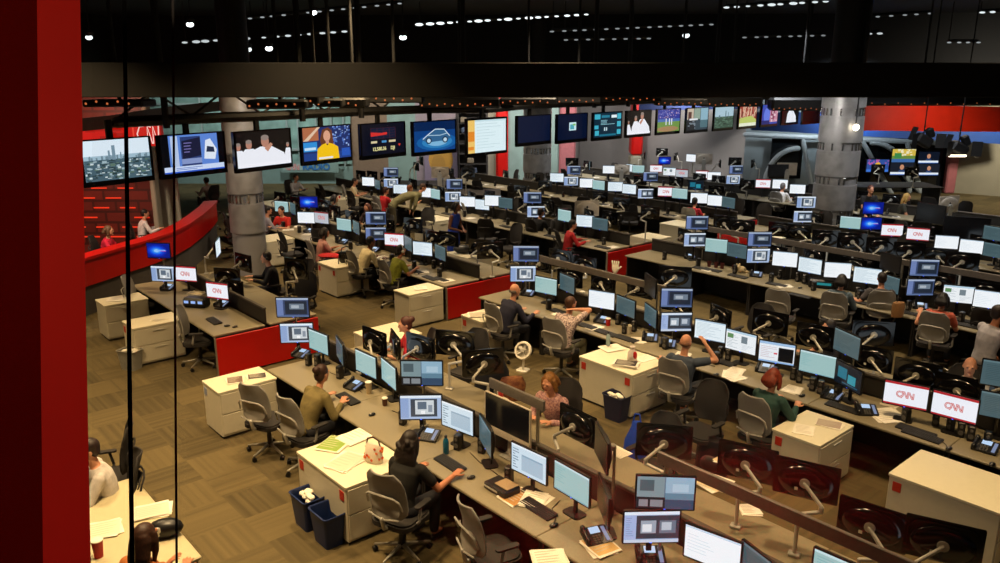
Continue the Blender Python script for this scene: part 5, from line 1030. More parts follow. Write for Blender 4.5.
pers(882, 278, 160, 'man with short dark hair in a dark grey shirt, arm stretched to the left', shirt='#4a4544', hair='#241813', style='short', vox=.012, hands=[(-.15, -.4, .79), (.5, -.22, .80)], lean=.05)
pers(943, 299, 138, 'woman with dark tied hair in a coral top, arm on the desk phone', shirt='#c8604a', hair='#17100e', style='bob', fem=True, vox=.012, hands=[(-.15, -.4, .79), (.36, -.3, .86)])
pers(999, 313, 100, 'person in a pale striped shirt standing at the right edge', seated=False, shirt='#a9a3a6', sleeves='long', hair='#2a1a16', style='short', vox=.012, skin=m_skin3)
pers(970, 366, -30, 'bald smiling man behind the wide black monitors', shirt='#a9a39a', hair='#b07a58', style='bald', vox=.011, dark=True, nod=4)
pers(829, 327, -80, 'dark haired man in profile half hidden behind monitors', shirt='#1f1b1b', hair='#1c1210', style='short', vox=.012, dark=True)
pers(266, 257, -70, 'man wearing headphones in black behind the left monitors', shirt='#131214', sleeves='long', hair='#1d110c', style='short', vox=.012, dark=True, band='#0d0d0e')
pers(371, 241, 128, 'man with dark hair in a cream white shirt seated in the second row', shirt='#e2d2a6', sleeves='long', hair='#15100e', style='short', skin=m_skin2, vox=.012, lean=.14)
pers(401, 250, 128, 'woman in a yellow green top with a headband, typing', shirt='#858a2a', hair='#1b120f', style='short', skin=m_skin3, fem=True, band='#e4dfd6', vox=.012, lean=.1)
pers(325, 232, 120, 'woman with dark hair and bare arm, seated behind the red bag', shirt='#b08078', hair='#17100e', style='bob', skin=m_skin3, fem=True, vox=.014)
pers(268, 210, 118, 'man in a grey shirt seated just right of the left steel column', shirt='#8f8a93', sleeves='long', hair='#16110f', style='short', vox=.014)
pers(281, 210, -20, 'person in a red shirt with arms folded beside the man in grey', shirt='#c0251d', hair='#2a1712', style='short', vox=.014, dark=True)
pers(457, 206, 60, 'woman in a sleeveless cobalt blue dress standing in the aisle', seated=False, shirt='#2440a8', dress=True, hair='#17100f', style='bob', skin=m_skin2, fem=True, vox=.011, hands=[(-.12, -.26, 1.06), (.06, -.28, 1.06)])
pers(158, 202, 150, 'white haired man in a white shirt behind the red curved wall', shirt='#e3ded8', sleeves='long', hair='#d9d4cc', style='short', vox=.014, chairlab='dark chair of the white haired man at the studio desk', dark=True)
pers(145, 213, 120, 'dark haired man in a white shirt nearer the red curved wall', shirt='#d9d4d2', sleeves='long', hair='#231a17', style='short', vox=.014, dark=True)
pers(109, 230, 100, 'person in a bright pink top behind the red curved wall', shirt='#d01c3c', hair='#6b4a32', style='bob', fem=True, vox=.014, dark=True)
pers(206, 180, -120, 'man in a pale pink shirt at the far end of the red curved wall', shirt='#bb9f97', sleeves='long', hair='#16100e', style='short', vox=.016, dark=True)
pers(296, 177, 60, 'man in a pale grey shirt seated before the glass offices', shirt='#b5b1b4', sleeves='long', hair='#30201a', style='short', vox=.016, dark=True)
pers(355, 181, 95, 'man in a cream shirt seated near the back wall', shirt='#d6c39d', hair='#21150f', style='short', vox=.014)
pers(386, 190, 130, 'person in a red shirt seen from behind, third row', shirt='#b01a20', hair='#3a221a', style='short', vox=.014)
pers(423, 187, 110, 'man in an olive grey shirt stooping over the cabinet', seated=False, shirt='#76704c', pants='#4f4836', sleeves='long', hair='#4a2f1c', style='short', vox=.012, lean=.62, hands=[(-.15, -.62, .78), (.2, -.6, .78)], nod=25)
pers(410, 188, 130, 'person with ginger hair beside the stooping man', shirt='#cfc4ae', hair='#8a4a22', style='short', vox=.014, dark=True)
pers(695, 201, 140, 'woman with dark ponytail in a red shirt, fourth row', shirt='#b92a38', hair='#1a1210', style='pony', fem=True, vox=.014)
pers(783, 186, 130, 'grey haired man in a white shirt, farthest row', shirt='#d8d5d3', sleeves='long', hair='#6f6a69', style='short', vox=.014)
pers(871, 189, 0, 'stocky man in a black shirt standing behind the blue splash screens', seated=False, shirt='#151517', hair='#5a2c1c', style='short', vox=.013, nod=0)
pers(907, 198, 60, 'woman with long blond hair in a dark top right of the blue splash screens', seated=False, zh=1.2, z0=-.4, shirt='#3b3a30', hair='#c39a52', style='long', fem=True, vox=.014)
pers(541, 212, 130, 'person in black seated among dark coats in the third row', shirt='#141316', sleeves='long', hair='#2a1a14', style='short', vox=.014, dark=True)
pers(573, 224, 100, 'person in a red long sleeved top behind a hanging coat', shirt='#a3191c', sleeves='long', hair='#1a1311', style='short', vox=.014, dark=True)
pers(335, 198, 100, 'dark haired person in black in front of the glass offices', shirt='#141214', sleeves='long', hair='#1a1210', style='bob', fem=True, vox=.016, dark=True)
pers(367, 207, -30, 'woman with auburn hair peering over the dark monitor, second row', shirt='#4a3330', hair='#5a2c1c', style='long', fem=True, vox=.016, dark=True)
pers(146, 536, 165, 'woman with long brown hair and an orange top at the bottom left corner', shirt='#b5662c', hair='#3b2012', style='long', fem=True, vox=.0085, dark=True, skin=m_skin3, hands=[(-.2, -.3, .8), (-.05, -.25, .86)], chairlab='dark round backed chair at the bottom left corner')
pers(88, 450, -60, 'person in a pale shirt half hidden by the red post', shirt='#c9c2bc', sleeves='long', hair='#2a1a14', style='short', vox=.011, chairlab='brown chair next to the red post with someone in a pale shirt', dark=True)
# ------------------------------------------------------------------ empty chairs (u, v of the seat)
for (u, v, z, yaw, lab, dk) in [(268, 420, .46, 155, 'empty grey chair standing in the open carpet area by the notebook cabinet', False), (492, 552, .46, 118, 'empty silver grey chair at the bottom edge of the picture', False), (199, 340, .46, 100, 'empty grey chair beside the nearer cream cabinet of the left block', False), (143, 306, .46, 95, 'empty grey chair beside the farther cream cabinet of the left block', False),
      (780, 318, .46, 140, 'large empty grey chair below the white screens of the third row', False), (107, 478, .46, -70, 'brown backed empty chair by the red post', True), (468, 372, .46, -40, 'dark chair behind the centre monitor backs', True), (652, 470, .46, -49, 'dark chair behind the bottom centre monitors', True),
      (560, 215, .46, 140, 'dark chair among the coats, third row', True), (472, 222, .46, 100, 'grey mesh chair right of the woman in the blue dress', False), (600, 205, .46, 131, 'dark chair in the third row behind the silver backed computer', True), (625, 212, .46, 131, 'dark chair near the centre of the third row', True), (660, 215, .46, 131, 'black chair left of the red shirted woman', True),
      (760, 225, .46, -40, 'black chair behind the third row rail, left part', True), (790, 250, .46, -49, 'black chair behind the third row rail, mid part', True), (905, 262, .46, -30, 'black chair behind the rail near the woman in orange', True), (735, 210, .46, 131, 'black chair in the fourth row beside the pale cabinet', True), (860, 262, .46, -49, 'black chair between the third and fourth rows at right', True), (985, 340, .46, 140, 'dark chair at the right edge, third row', True),
      (300, 290, .46, -49, 'black chair right of the man with headphones', True), (325, 250, .46, 150, 'black chair in front of the red bag cabinet', True), (424, 230, .46, -30, 'black chair left of the woman in blue', True), (510, 248, .46, -49, 'black chair behind the second row monitors', True), (470, 178, .5, 170, 'dark chair before the bookcase', True), (640, 205, .46, 131, 'black chair below the fourth row stacked pair', True),
      (700, 432, .46, -49, 'dark chair behind the nearest row rail, centre right', True), (930, 215, .46, 131, 'dark chair at the right behind the blond woman', True), (240, 240, .46, 120, 'dark chair beside the left column drum', True), (210, 215, .46, 120, 'dark chair by the curved wall end', True)]:
    x, y = P(u, v, z); chair(x, y, yaw, lab, dk)
# ------------------------------------------------------------------ things on the desks
def at(u, v, z=DESK): return P(u, v, z)
for (u, v, yaw, lab) in [(301, 356, -30, 'by the stacked pair above the notebook cabinet'), (354, 388, -40, 'in front of the woman in the olive jacket'), (428, 438, -20, 'in front of the curly haired woman'), (528, 295, -25, 'before the bald man in navy'), (602, 322, -35, 'before the man in checks'), (650, 340, -15, 'left of the man in grey blue, handset dark'), (668, 346, -20, 'with lit screen behind the bald head in grey blue'),
                      (765, 371, -30, 'left of the red haired woman'), (832, 398, -45, 'with blue lit display right of the red haired woman'), (866, 413, -8, 'grey one left of the loose papers'), (985, 450, -45, 'at the right edge beside the mouse'), (690, 258, -20, 'at the left end of the third row block'), (756, 276, -25, 'below the second stacked pair, third row'), (920, 308, -25, 'before the woman in orange'),
                      (596, 540, 20, 'tilted, below the edge-on monitors'), (650, 560, 0, 'at the bottom edge under the editing screen'), (374, 251, -25, 'before the man in white, second row'), (309, 232, -25, 'under the white screen, second row'), (343, 243, -25, 'before the dark haired woman, second row'), (168, 289, -15, 'below the screens at the red curved wall'), (222, 306, -25, 'below the partly hidden network screen'), (425, 258, -25, 'before the woman in green'),
                      (647, 202, -15, 'with two bright strips, fourth row centre'), (456, 208, -15, 'below the stacked pair by the woman in blue'), (535, 216, -15, 'below the pair left of the dark figures'), (874, 236, -15, 'under the blue splash screens'), (803, 228, -15, 'under the stacked pair by the steel column')]:
    x, y = at(u, v); deskphone(x, y, yaw, 'black desk phone with lit display '+lab)
for (u, v, yaw, lab) in [(450, 464, -49, 'in front of the curly haired woman'), (538, 509, -49, 'below the tan folder'), (348, 399, -49, 'under the hands of the woman in the olive jacket'), (214, 321, -49, 'in the left block under the dark monitor'), (560, 312, -49, 'by the bald man in navy'), (606, 333, -49, 'below the red cup'), (878, 430, -49, 'large one below the network letter screens') , (921, 437, -49, 'right part below the network letter screens'), (800, 296, -49, 'near the empty grey chair in the third row'), (430, 278, -49, 'of the woman in green'), (960, 320, -49, 'right of the woman in orange'), (390, 266, -49, 'of the man in white'), (712, 270, -49, 'in the third row by the yellow mug'), (722, 362, -49, 'of the man in grey blue')]:
    if 'right part' in lab: continue
    if 'large one' in lab: u, v = 922, 436
    x, y = at(u, v); keyboard(x, y, yaw+(-2), 'black keyboard '+lab)
for (u, v, lab) in [(554, 526, 'at the near desk edge below the green screen'), (471, 478, 'under the hand of the curly haired woman'), (372, 415, 'beside the woman in the olive jacket'), (227, 326, 'in the left block'), (235, 327, 'in the left block, right one'), (949, 449, 'right of the large keyboard'), (802, 396, 'near the red haired woman'), (992, 465, 'at the right edge'), (800, 288, 'in the third row'), (973, 326, 'right of the woman in orange'), (716, 375, 'beside the white sheets')]:
    x, y = at(u, v); mouse(x, y, -49+random.uniform(-20, 20), 'small black mouse '+lab)
for (u, v, lab) in [(458, 449, 'right of the blue bottle'), (482, 452, 'left one under the slanted dim screen'), (509, 482, 'beside the small computer box'), (309, 365, 'by the two green screens, left'), (318, 366, 'by the two green screens, right'), (720, 358, 'left one near the white sheets'), (728, 360, 'right one near the white sheets'), (793, 379, 'left one right of the red haired woman'), (799, 382, 'right one right of the red haired woman'), (812, 390, 'taller left one by the phone with blue display'), (820, 393, 'taller right one by the phone with blue display'),
                    (935, 425, 'first of four under the network screens'), (949, 430, 'second of four under the network screens'), (960, 436, 'third of four under the network screens'), (970, 440, 'fourth of four under the network screens'), (618, 324, 'left of the white mug'), (634, 331, 'right of the white mug'), (555, 301, 'right of the bald man in navy'), (779, 278, 'with the black cups in the third row'), (797, 281, 'left one below the third row screens'), (804, 283, 'right one below the third row screens'), (857, 296, 'left one between the two seated people, third row'), (865, 299, 'right one between the two seated people, third row'), (971, 316, 'left one right of the woman in orange'), (978, 318, 'right one right of the woman in orange'), (403, 424, 'behind the curly haired woman'), (340, 378, 'by the tall cup'), (434, 268, 'near the woman in green'), (442, 271, 'near the woman in green, right')]:
    x, y = at(u, v); speaker(x, y, -30, 'small black desk speaker '+lab)
x, y = at(446, 453); bottle(x, y, 'tall blue water bottle on the desk right of the curly haired woman', '#155a78')
x, y = at(608, 345); bottle(x, y, 'clear pale bottle beside the man in grey blue', '#8fa6a8')
x, y = at(608, 325); cup(x, y, 'bright red drinking cup beside the man in checks', '#c1211d', r=.045, h=.12)
x, y = at(628, 333); cup(x, y, 'white round mug on the desk beside the man in checks', '#d8cfb6', r=.06, h=.14, lid=False)
x, y = at(369, 393); cup(x, y, 'tall beige paper cup right of the woman in the olive jacket', '#b9a27a', r=.045, h=.16)
x, y = at(385, 405); cup(x, y, 'dark brown cup among papers right of the olive jacket', '#4a2a1a')
x, y = at(582, 299); cup(x, y, 'green and cream cup below the aluminium rail', '#8f9a72', r=.05, h=.15)
x, y = at(436, 192, .70); x, y = rowpt(-24.1, TC[2]-1.5); cup(x, y, 'red cup on the cream cabinet beside the man in the cream shirt', '#c1301d', .70)
for i, (u, v) in enumerate(((709, 266), (716, 267), (722, 268), (734, 270))): x, y = at(u, v); cup(x, y, 'dark red and black mug, one of four lined up in the third row', '#4d1c18', r=.05, h=.12, lid=False, group='mugs lined up in the third row')
for (u, v, yaw, w_, h_, top, lab, z, n) in [(346, 462, -30, .3, .42, '#c9c0ab', 'newspaper with a dark photo lying on the flowered bag cabinet', .70, 3), (334, 444, -20, .3, .38, '#7f9c3a', 'green covered magazine on the flowered bag cabinet', .70, 3), (357, 436, -40, .3, .45, None, 'loose white sheets behind the green magazine', .70, 3),
        (235, 380, 20, .22, .26, '#6c5446', 'leaflets on the notebook cabinet', .70, 2), (257, 376, 20, .26, .2, '#332a26', 'dark notebook lying on the notebook cabinet', .70, 2), (612, 348, 20, .34, .28, '#e9dcc8', 'white booklet on the cabinet with the box file', .70, 3), (626, 365, -20, .34, .24, '#221b1a', 'black box file with papers on the cream double cabinet', .70, 8), (645, 358, -60, .22, .32, None, 'white sheet under the hand of the man in grey blue', .70, 1),
        (804, 430, -20, .24, .3, None, 'sheet of paper on the cabinet behind the red haired woman', .70, 1), (829, 424, -30, .3, .22, '#a8968a', 'magazine on the cabinet behind the red haired woman', .70, 2), (731, 375, -30, .22, .3, None, 'white notepad with a pen below the web page screen', DESK, 2), (888, 416, 10, .4, .42, None, 'loose papers between the grey phone and the network screens', DESK, 2),
        (517, 497, -49, .26, .32, '#b98546', 'tan folder under the blue document screen', DESK, 2), (535, 500, -30, .24, .3, None, 'white papers on the tan folder', DESK, 3), (550, 560, 10, .3, .3, None, 'white papers at the very bottom beside the silver chair', DESK, 3), (104, 530, 25, .3, .3, '#d8cdb4', 'white papers at the bottom left desk', .74, 2), (152, 512, 25, .34, .26, '#cdbfae', 'newspaper on the bottom left desk', .74, 3), (600, 546, 30, .25, .3, '#c9a468', 'tan paper bag like sheets by the tilted phone', DESK, 3),
        (421, 288, 10, .26, .26, None, 'papers on the cabinet next to the woman in green', .70, 3), (480, 315, 10, .4, .3, '#b7ab93', 'newspapers on the low cabinet by the bald man in navy', .70, 3), (160, 320, 15, .3, .12, '#cfc4a4', 'white sheet on the nearer cabinet of the left block', .70, 1), (116, 299, 10, .3, .3, None, 'papers on the farther cabinet of the left block', .70, 2), (196, 293, -10, .3, .2, '#c9b58a', 'tan papers under the network letter screen', DESK, 3), (300, 226, 0, .3, .3, None, 'papers near the blue splash screen, second row', DESK, 2),
        (617, 452, 128, .3, .2, '#d8cdb8', 'white sheet with a red badge behind the dark monitor', DESK, 1), (712, 482, -49, .35, .3, '#d9c69a', 'pale papers behind the upper bottom centre screen', DESK, 2), (750, 510, 0, .2, .2, None, 'white note under the aluminium rail', DESK, 2), (730, 460, -49, .3, .3, '#c9b48a', 'papers behind the nearest row rail', DESK, 1), (890, 404, 30, .2, .2, '#c6b8a0', 'papers behind the grey phone', DESK, 1), (735, 378, -70, .2, .28, None, 'second notepad by the two speakers', DESK, 1)]:
    x, y = at(u, v, z); papers(x, y, yaw, lab, z+.001, w_, h_, n, top)
# flowered lunch bag
x, y = P(374, 461, .70); o = thing('lunch_bag', 'small white lunch bag with red and orange flowers standing on the cream cabinet', 'bag', (x, y, .70), R(-25))
b = MB(); b.loft([((0, 0, 0), .1, .06), ((0, 0, .02), .115, .07), ((0, 0, .12), .11, .06), ((0, 0, .2), .1, .025), ((0, 0, .215), .095, .015)], 18); b.build('bag_body', mat('bag_cloth', '#ddd0bc', .7), o, True)
g = random.Random(4); b = MB()
for i in range(26): a = R(i*49); z = .03+.16*g.random(); f = 1-.45*max(0, z-.12)/.1; b.ell((.112*cos(a), (.068*f)*sin(a), z), .017, .006 if abs(sin(a)) > .5 else .017, .017, 8, 6)
b.build('printed_flowers', mat('flower_red', '#b8351f', .7, hex2='#d77a2a', scale=30), o); b = MB(); b.tube([(-.09, 0, .2), (-.07, 0, .27), (0, 0, .3), (.07, 0, .27), (.09, 0, .2)], .009, 6); b.build('handle', mat('bag_trim', '#3b2218', .7), o)
# blue bins, small bins
x, y = P(309, 524, 0); bin_(x, y, -49, 'blue plastic waste bin with white paper in it, farther of two by the cream cabinet')
x, y = P(329, 541, 0); bin_(x, y, -49, 'empty blue plastic waste bin, nearer of two by the cream cabinet', full=False)
x, y = P(616, 418, 0); bin_(x, y, -46, 'dark blue waste bin full of crumpled paper in front of the double file cabinet', '#20233f')
x, y = P(132, 368, 0); bin_(x, y, -20, 'translucent grey waste bin with liner beside the nearer left block cabinet', '#8d8a80', full=True, hgt=.34)
# small computer box, desk mirror-like fan on floor, radios
x, y = at(502, 490); o = thing('computer_box', 'small dark desktop computer box with papers on it, right of the curly haired woman', 'computer', (x, y, DESK), R(-49)); MB().box(0, 0, .04, .34, .22, .08).build('case', m_black, o); MB().box(-.05, -.112, .04, .2, .006, .02).build('drive_slot', m_silver, o); MB().box(.05, .02, .084, .2, .16, .006).build('top_cover', mat('tan_cover', '#9f8460', .6), o)
x, y = at(197, 306); o = thing('radio_receiver', 'black receiver with three small lit displays in the left block', 'receiver', (x, y, DESK), R(-12)); MB().box(0, 0, .09, .46, .22, .18).build('case', m_black, o)
for k in range(3): MB().box(-.14+k*.14, -.112, .11, .09, .005, .05).build('display', emis('receiver_display', '#9fc0ff', .9), o)
x, y = at(821, 287); o = thing('radio_receiver', 'black receiver with teal lit digits in the third row', 'receiver', (x, y, DESK), R(-22)); MB().box(0, 0, .09, .5, .22, .18).build('case', m_black, o); MB().box(0, -.112, .1, .36, .005, .05).build('display', emis('teal_display', '#1f8a90', .8), o)
x, y = P(523, 370, 0); o = thing('desk_fan', 'white round desk fan standing on the carpet behind the nearest row', 'fan', (x, y, 0), R(-30)); Mf = Matrix.Translation((0, 0, .36)) @ Matrix.Rotation(R(65), 4, 'X')
b = MB(); b.lathe([(.15, -.03), (.16, 0), (.15, .03), (.12, .03), (.13, 0), (.12, -.03)], 20, Mf); b.build('fan_ring', m_paper, o, True); b = MB(); b.lathe([(.03, -.03), (.04, 0), (.03, .03)], 12, Mf)
for k in range(5): b.box(.075, 0, 0, .09, .05, .006, Mf @ Matrix.Rotation(2*pi*k/5, 4, 'Z') @ Matrix.Rotation(.4, 4, 'X'))
b.build('blades', m_silver, o); b = MB(); b.seg((0, 0, .02), (0, .02, .25), .02, .016, 10, False); b.rrect(.2, .2, .05, 0, .02); b.build('stand', m_paper, o)
# rail ornament: white paper hand, dark red bag on cabinet, black bags
x, y = P(602, 276, 1.54); x, y = rowpt(*((lambda s, t: (s, TC[1]))(x*.656-y*.755, 0))); o = thing('foam_hand', 'white foam hand ornament sitting on the aluminium rail of the second row', 'ornament', (x, y, 1.545), R(-30)); b = MB(); b.loft([((0, 0, 0), .05, .04), ((0, 0, .08), .1, .06), ((0, 0, .18), .11, .06), ((0, 0, .24), .08, .05)], 14)
for k in range(4): b.seg((-.075+k*.05, 0, .2), (-.1+k*.066, 0, .34), .027, .022, 8)
b.seg((.08, 0, .12), (.17, 0, .2), .028, .022, 8); hs_ = o; b.build('hand_body', m_paper, o, True); b = MB(); b.tube([(-.05, 0, -.0), (-.1, .06, -.12), (-.02, .06, -.2)], .015, 6); b.build('strap', m_paper, o); hs_.scale = (.6, .6, .6)
x, y = P(329, 257, .70); o = thing('red_bag', 'flat red cloth bag lying on the cream cabinet in the second row', 'bag', (x, y, .70), 0); b = MB(); b.ell((0, 0, .05), .26, .16, .055, 16, 8); b.ell((.2, -.05, .04), .1, .1, .045, 12, 8); b.build('cloth', mat('red_cloth', '#b0151b', .8, scale=20, bump=.3), o, True)
x, y = P(347, 262, .70); o = thing('handbag', 'black leather handbag with a hanging strap on the cream cabinet', 'bag', (x, y, .70), R(10)); b = MB(); b.box(0, 0, .13, .34, .16, .25, r=.04); b.build('bag_body', m_gloss, o); b = MB(); b.tube([(-.12, 0, .25), (-.1, 0, .34), (0, 0, .38), (.1, 0, .34), (.12, 0, .25)], .012, 6); b.tube([(-.17, -.05, .2), (-.19, -.1, .05), (-.18, -.14, -.02), (-.17, -.17, -.3), (-.14, -.18, -.42)], .012, 6); b.build('strap', m_black, o)
x, y = rowpt(-14.6, TC[1]+1.3); o = thing('black_bag', 'black soft bag on the pale cabinet right of the woman in blue', 'bag', (x, y, .70), 0); b = MB(); b.ell((0, 0, .1), .24, .17, .1, 16, 8); b.build('bag_body', m_black, o, True); b = MB(); b.tube([(-.1, 0, .18), (-.05, 0, .24), (.05, 0, .24), (.1, 0, .18)], .012, 6); b.build('handle', m_black, o)
x, y = P(636, 444, .3); o = thing('blue_cloth_bag', 'bright blue cloth bag hanging at the back of the black monitor, bottom centre', 'bag', (x, y, 0), R(-20)); b = MB(); b.loft([((0, 0, .0), .12, .07), ((0, 0, .1), .17, .1), ((0, 0, .35), .15, .09), ((0, 0, .55), .07, .05), ((0, 0, .62), .06, .03)], 16); b.build('cloth', mat('blue_cloth', '#2149c0', .8, scale=20, bump=.4), o, True); b = MB(); b.tube([(-.05, 0, .6), (-.03, 0, .72), (.03, 0, .72), (.05, 0, .6)], .01, 6); b.build('handle', mat('blue_cloth', '#2149c0'), o)
x, y = P(712, 470, .05); o = thing('backpack', 'black backpack on the carpet behind the nearest row', 'bag', (x, y, 0), R(-30)); b = MB(); b.loft([((0, 0, 0), .18, .12), ((0, 0, .1), .22, .15), ((0, 0, .35), .2, .14), ((0, 0, .48), .12, .09), ((0, 0, .5), .05, .04)], 18); b.build('bag_body', m_black, o, True); b = MB(); b.ell((0, -.13, .2), .13, .06, .12, 12, 8); b.build('front_pocket', m_dark, o, True)
x, y = P(500, 408, .78); o = thing('snack_box', 'open box of snacks and tissues standing by the divider rail', 'box', (x, y, DESK), R(-40)); MB().box(0, 0, .1, .22, .14, .2).build('carton', mat('carton', '#d8c9a8', .7), o); MB().box(.03, -.02, .25, .06, .05, .14).build('packet', mat('packet_red', '#b8302a', .5), o); MB().box(-.05, .01, .24, .07, .05, .1).build('packet', m_paper, o)
x, y = P(512, 393, .8); o = thing('brown_bag', 'brown and red paper carrier bag left of the large black screen', 'bag', (x, y, DESK), R(10)); b = MB(); b.loft([((0, 0, 0), .16, .1), ((0, 0, .2), .19, .12), ((0, 0, .3), .14, .05)], 14); b.build('bag_body', mat('brown_bag', '#5e2f1c', .7, hex2='#8a5a32', scale=14), o, True)
x, y = P(516, 362, .66); o = thing('gift_basket', 'plastic wrapped bottle with a red bow on the double file cabinet', 'bag', (*P(632, 361, .70), .70), 0); b = MB(); b.lathe([(.06, 0), (.075, .02), (.07, .14), (.03, .2), (.045, .24)], 14); b.build('wrapping', mat('clear_wrap', '#cfc2b8', .2, spec=.8), o, True); MB().ell((.03, -.06, .12), .035, .02, .06, 10, 8).build('red_tag', m_redp, o, True)
x, y = P(898, 312, .76); o = thing('paper_bag', 'brown paper bag on the desk corner left of the woman in coral', 'bag', (*P(897, 316, DESK), DESK), R(20)); b = MB(); b.loft([((0, 0, 0), .12, .07), ((0, 0, .2), .13, .08), ((0, 0, .26), .12, .06)], 12); b.build('bag_body', mat('kraft_paper', '#8a6238', .8, scale=20, bump=.3), o, True); b = MB(); b.tube([(-.05, 0, .24), (-.03, 0, .34), (.03, 0, .34), (.05, 0, .24)], .006, 6); b.build('handle', m_dark, o)
x, y = P(741, 272, DESK); o = thing('plush_toy', 'cream plush toy on the desk in the third row', 'toy', (x, y, DESK), 0); b = MB(); b.ell((0, 0, .07), .11, .08, .07); b.ell((-.08, -.02, .13), .06, .055, .055); b.ell((-.11, -.02, .18), .02, .012, .03); b.ell((-.05, -.02, .185), .02, .012, .03); b.ell((.1, -.05, .03), .05, .03, .03); b.build('plush_body', mat('cream_plush', '#cdb88e', .9, scale=40, bump=.4), o, True)
x, y = rowpt(-12.0, TC[2]+.1); x, y = P(736, 231, 1.2); o = thing('red_folder_rack', 'red letter tray standing above the third row rail', 'tray', (x, y, DESK), ROW); b = MB(); b.box(0, 0, .3, .9, .25, .2); b.build('tray', m_redp, o); b = MB(); b.box(0, 0, .1, .86, .2, .2); b.build('tray_base', m_dark, o)
# far sides of the rows: more monitor backs, chairs and small things, block by block
FAR = [(1, -11.2, -1.6, 0), (2, -11.4, -4, 0), (3, -11.5, -5.4, 1), (4, -11.6, -7, 1), (1, -22.5, -12.8, 1), (2, -26, -12.9, 1), (3, -25, -13, 1), (4, -23.6, -13, 1), (0, -10.9, -1.2, 0), (0, -16.3, -12.8, 0)]
taken = [(o.location.x, o.location.y) for o in COL.objects if o.name.startswith(('computer_monitor', 'desktop_computer', 'file_cabinet', 'person', 'office_chair'))]
g = random.Random(12)
def free(x, y, d): return all((x-a)**2+(y-b_)**2 > d*d for a, b_ in taken)
for (k, s0, s1, both) in FAR:
    side = 'right' if s1 > -12 else 'left'; wh = 'of the %s row, %s of the aisle' % (ORD[k], side)
    s = s0+.3
    while s < s1:
        x, y = rowpt(s, TC[k]+.34+g.uniform(-.05, .08))
        if free(x, y, .46) and k > 0 and (k < 3 or g.random() < .45): z = g.choice((1.12, 1.2, 1.26)) if k < 3 else 1.06; monitor(x, y, z, 131+g.uniform(-22, 22), 'doc', 'dark monitor back on the far side '+wh, .52, 'arm', 'dark monitor backs on the far side '+wh, seed=1, side=g.choice((-1, 1))); taken.append((x, y))
        s += .82
    s = s0+.9
    while s < s1:
        for sg in ((1,) if not both else (1, -1)):
            x, y = rowpt(s+g.uniform(-.2, .2), TC[k]+sg*1.38)
            if free(x, y, .75): chair(x, y, (-49 if sg > 0 else 131)+g.uniform(-35, 35), 'dark office chair on the %s side %s' % ('far' if sg > 0 else 'near', wh), True, 'dark chairs on the %s side %s' % ('far' if sg > 0 else 'near', wh)); taken.append((x, y))
        s += 1.75
    s = s0+.5
    while s < s1 and k > 0:
        x, y = rowpt(s, TC[k]-.5+g.uniform(-.12, .05)); speaker(x, y, -49+g.uniform(-20, 20), 'small black speaker under the screens '+wh, DESK, 'small speakers under the screens '+wh)
        if g.random() < .6:
            x, y = rowpt(s+.35, TC[k]-.6+g.uniform(-.1, .1)); papers(x, y, g.uniform(-80, 0), 'sheets of paper on the near side '+wh, DESK+.001, .22, .28, 2, None, 'paper sheets on the near side '+wh)
        if g.random() < .5:
            x, y = rowpt(s+.2, TC[k]-.72); keyboard(x, y, -50, 'black keyboard on the near side '+wh, DESK, 'keyboards on the near side '+wh)
        s += .9
# coats and bag on chairs in third row
x, y = P(560, 228, .8); o = thing('coat', 'dark grey coat hanging over a chair in the third row', 'coat', (x, y, .1), R(20)); b = MB(); b.loft([((0, 0, 0), .2, .12), ((0, 0, .3), .25, .15), ((0, 0, .7), .27, .13), ((0, 0, .95), .2, .1), ((0, 0, 1.05), .08, .06)], 16); b.build('coat_body', mat('coat_cloth', '#3c3a3a', .9, scale=12, bump=.5), o, True); b = MB(); b.seg((-.22, 0, .9), (-.28, -.02, .35), .06, .05); b.seg((.22, 0, .9), (.27, -.02, .35), .06, .05); b.build('sleeves', mat('coat_cloth', '#3c3a3a'), o, True)
x, y = P(500, 375, .9); x, y = P(492, 372, .9); o = thing('coat', 'black coat draped over the chair back at the centre', 'coat', (x, y, .1), R(20)); b = MB(); b.loft([((0, 0, 0), .22, .12), ((0, 0, .4), .27, .15), ((0, 0, .8), .25, .13), ((0, 0, .98), .17, .1), ((0, 0, 1.06), .08, .06)], 16); b.build('coat_body', mat('black_cloth', '#141318', .9, scale=12, bump=.5), o, True)
# near desk at the bottom left (row by the window)
x, y = rowpt(-7.35, 1.62); o = thing('desk', 'pale desk at the bottom left corner with papers and a red cup', 'desk', (x, y, 0), ROW); MB().box(0, 0, .72, 1.9, .85, .035, r=.01).build('worktop', mat('pale_worktop', '#b9ae8c', .4, scale=20, var=.05), o); MB().box(0, .38, .36, 1.8, .03, .66).build('modesty_panel', m_cream, o)
for q in (-1, 1): MB().box(q*.92, 0, .35, .03, .8, .7).build('side_panel', m_cream, o)
x, y = P(99, 556, .74); cup(x, y, 'red paper cup with white lid at the bottom left corner', '#b01c14', .74, r=.05, h=.16)
x, y = P(166, 533, .76); o = thing('black_bag', 'black bag with pale print beside the long haired woman at the bottom left', 'bag', (x, y, .74), R(15)); b = MB(); b.ell((0, 0, .08), .16, .1, .09, 14, 8); b.build('bag_body', m_black, o, True); b = MB(); b.ell((-.06, -.08, .09), .05, .02, .05, 8, 6); b.build('print_patch', m_silver, o)
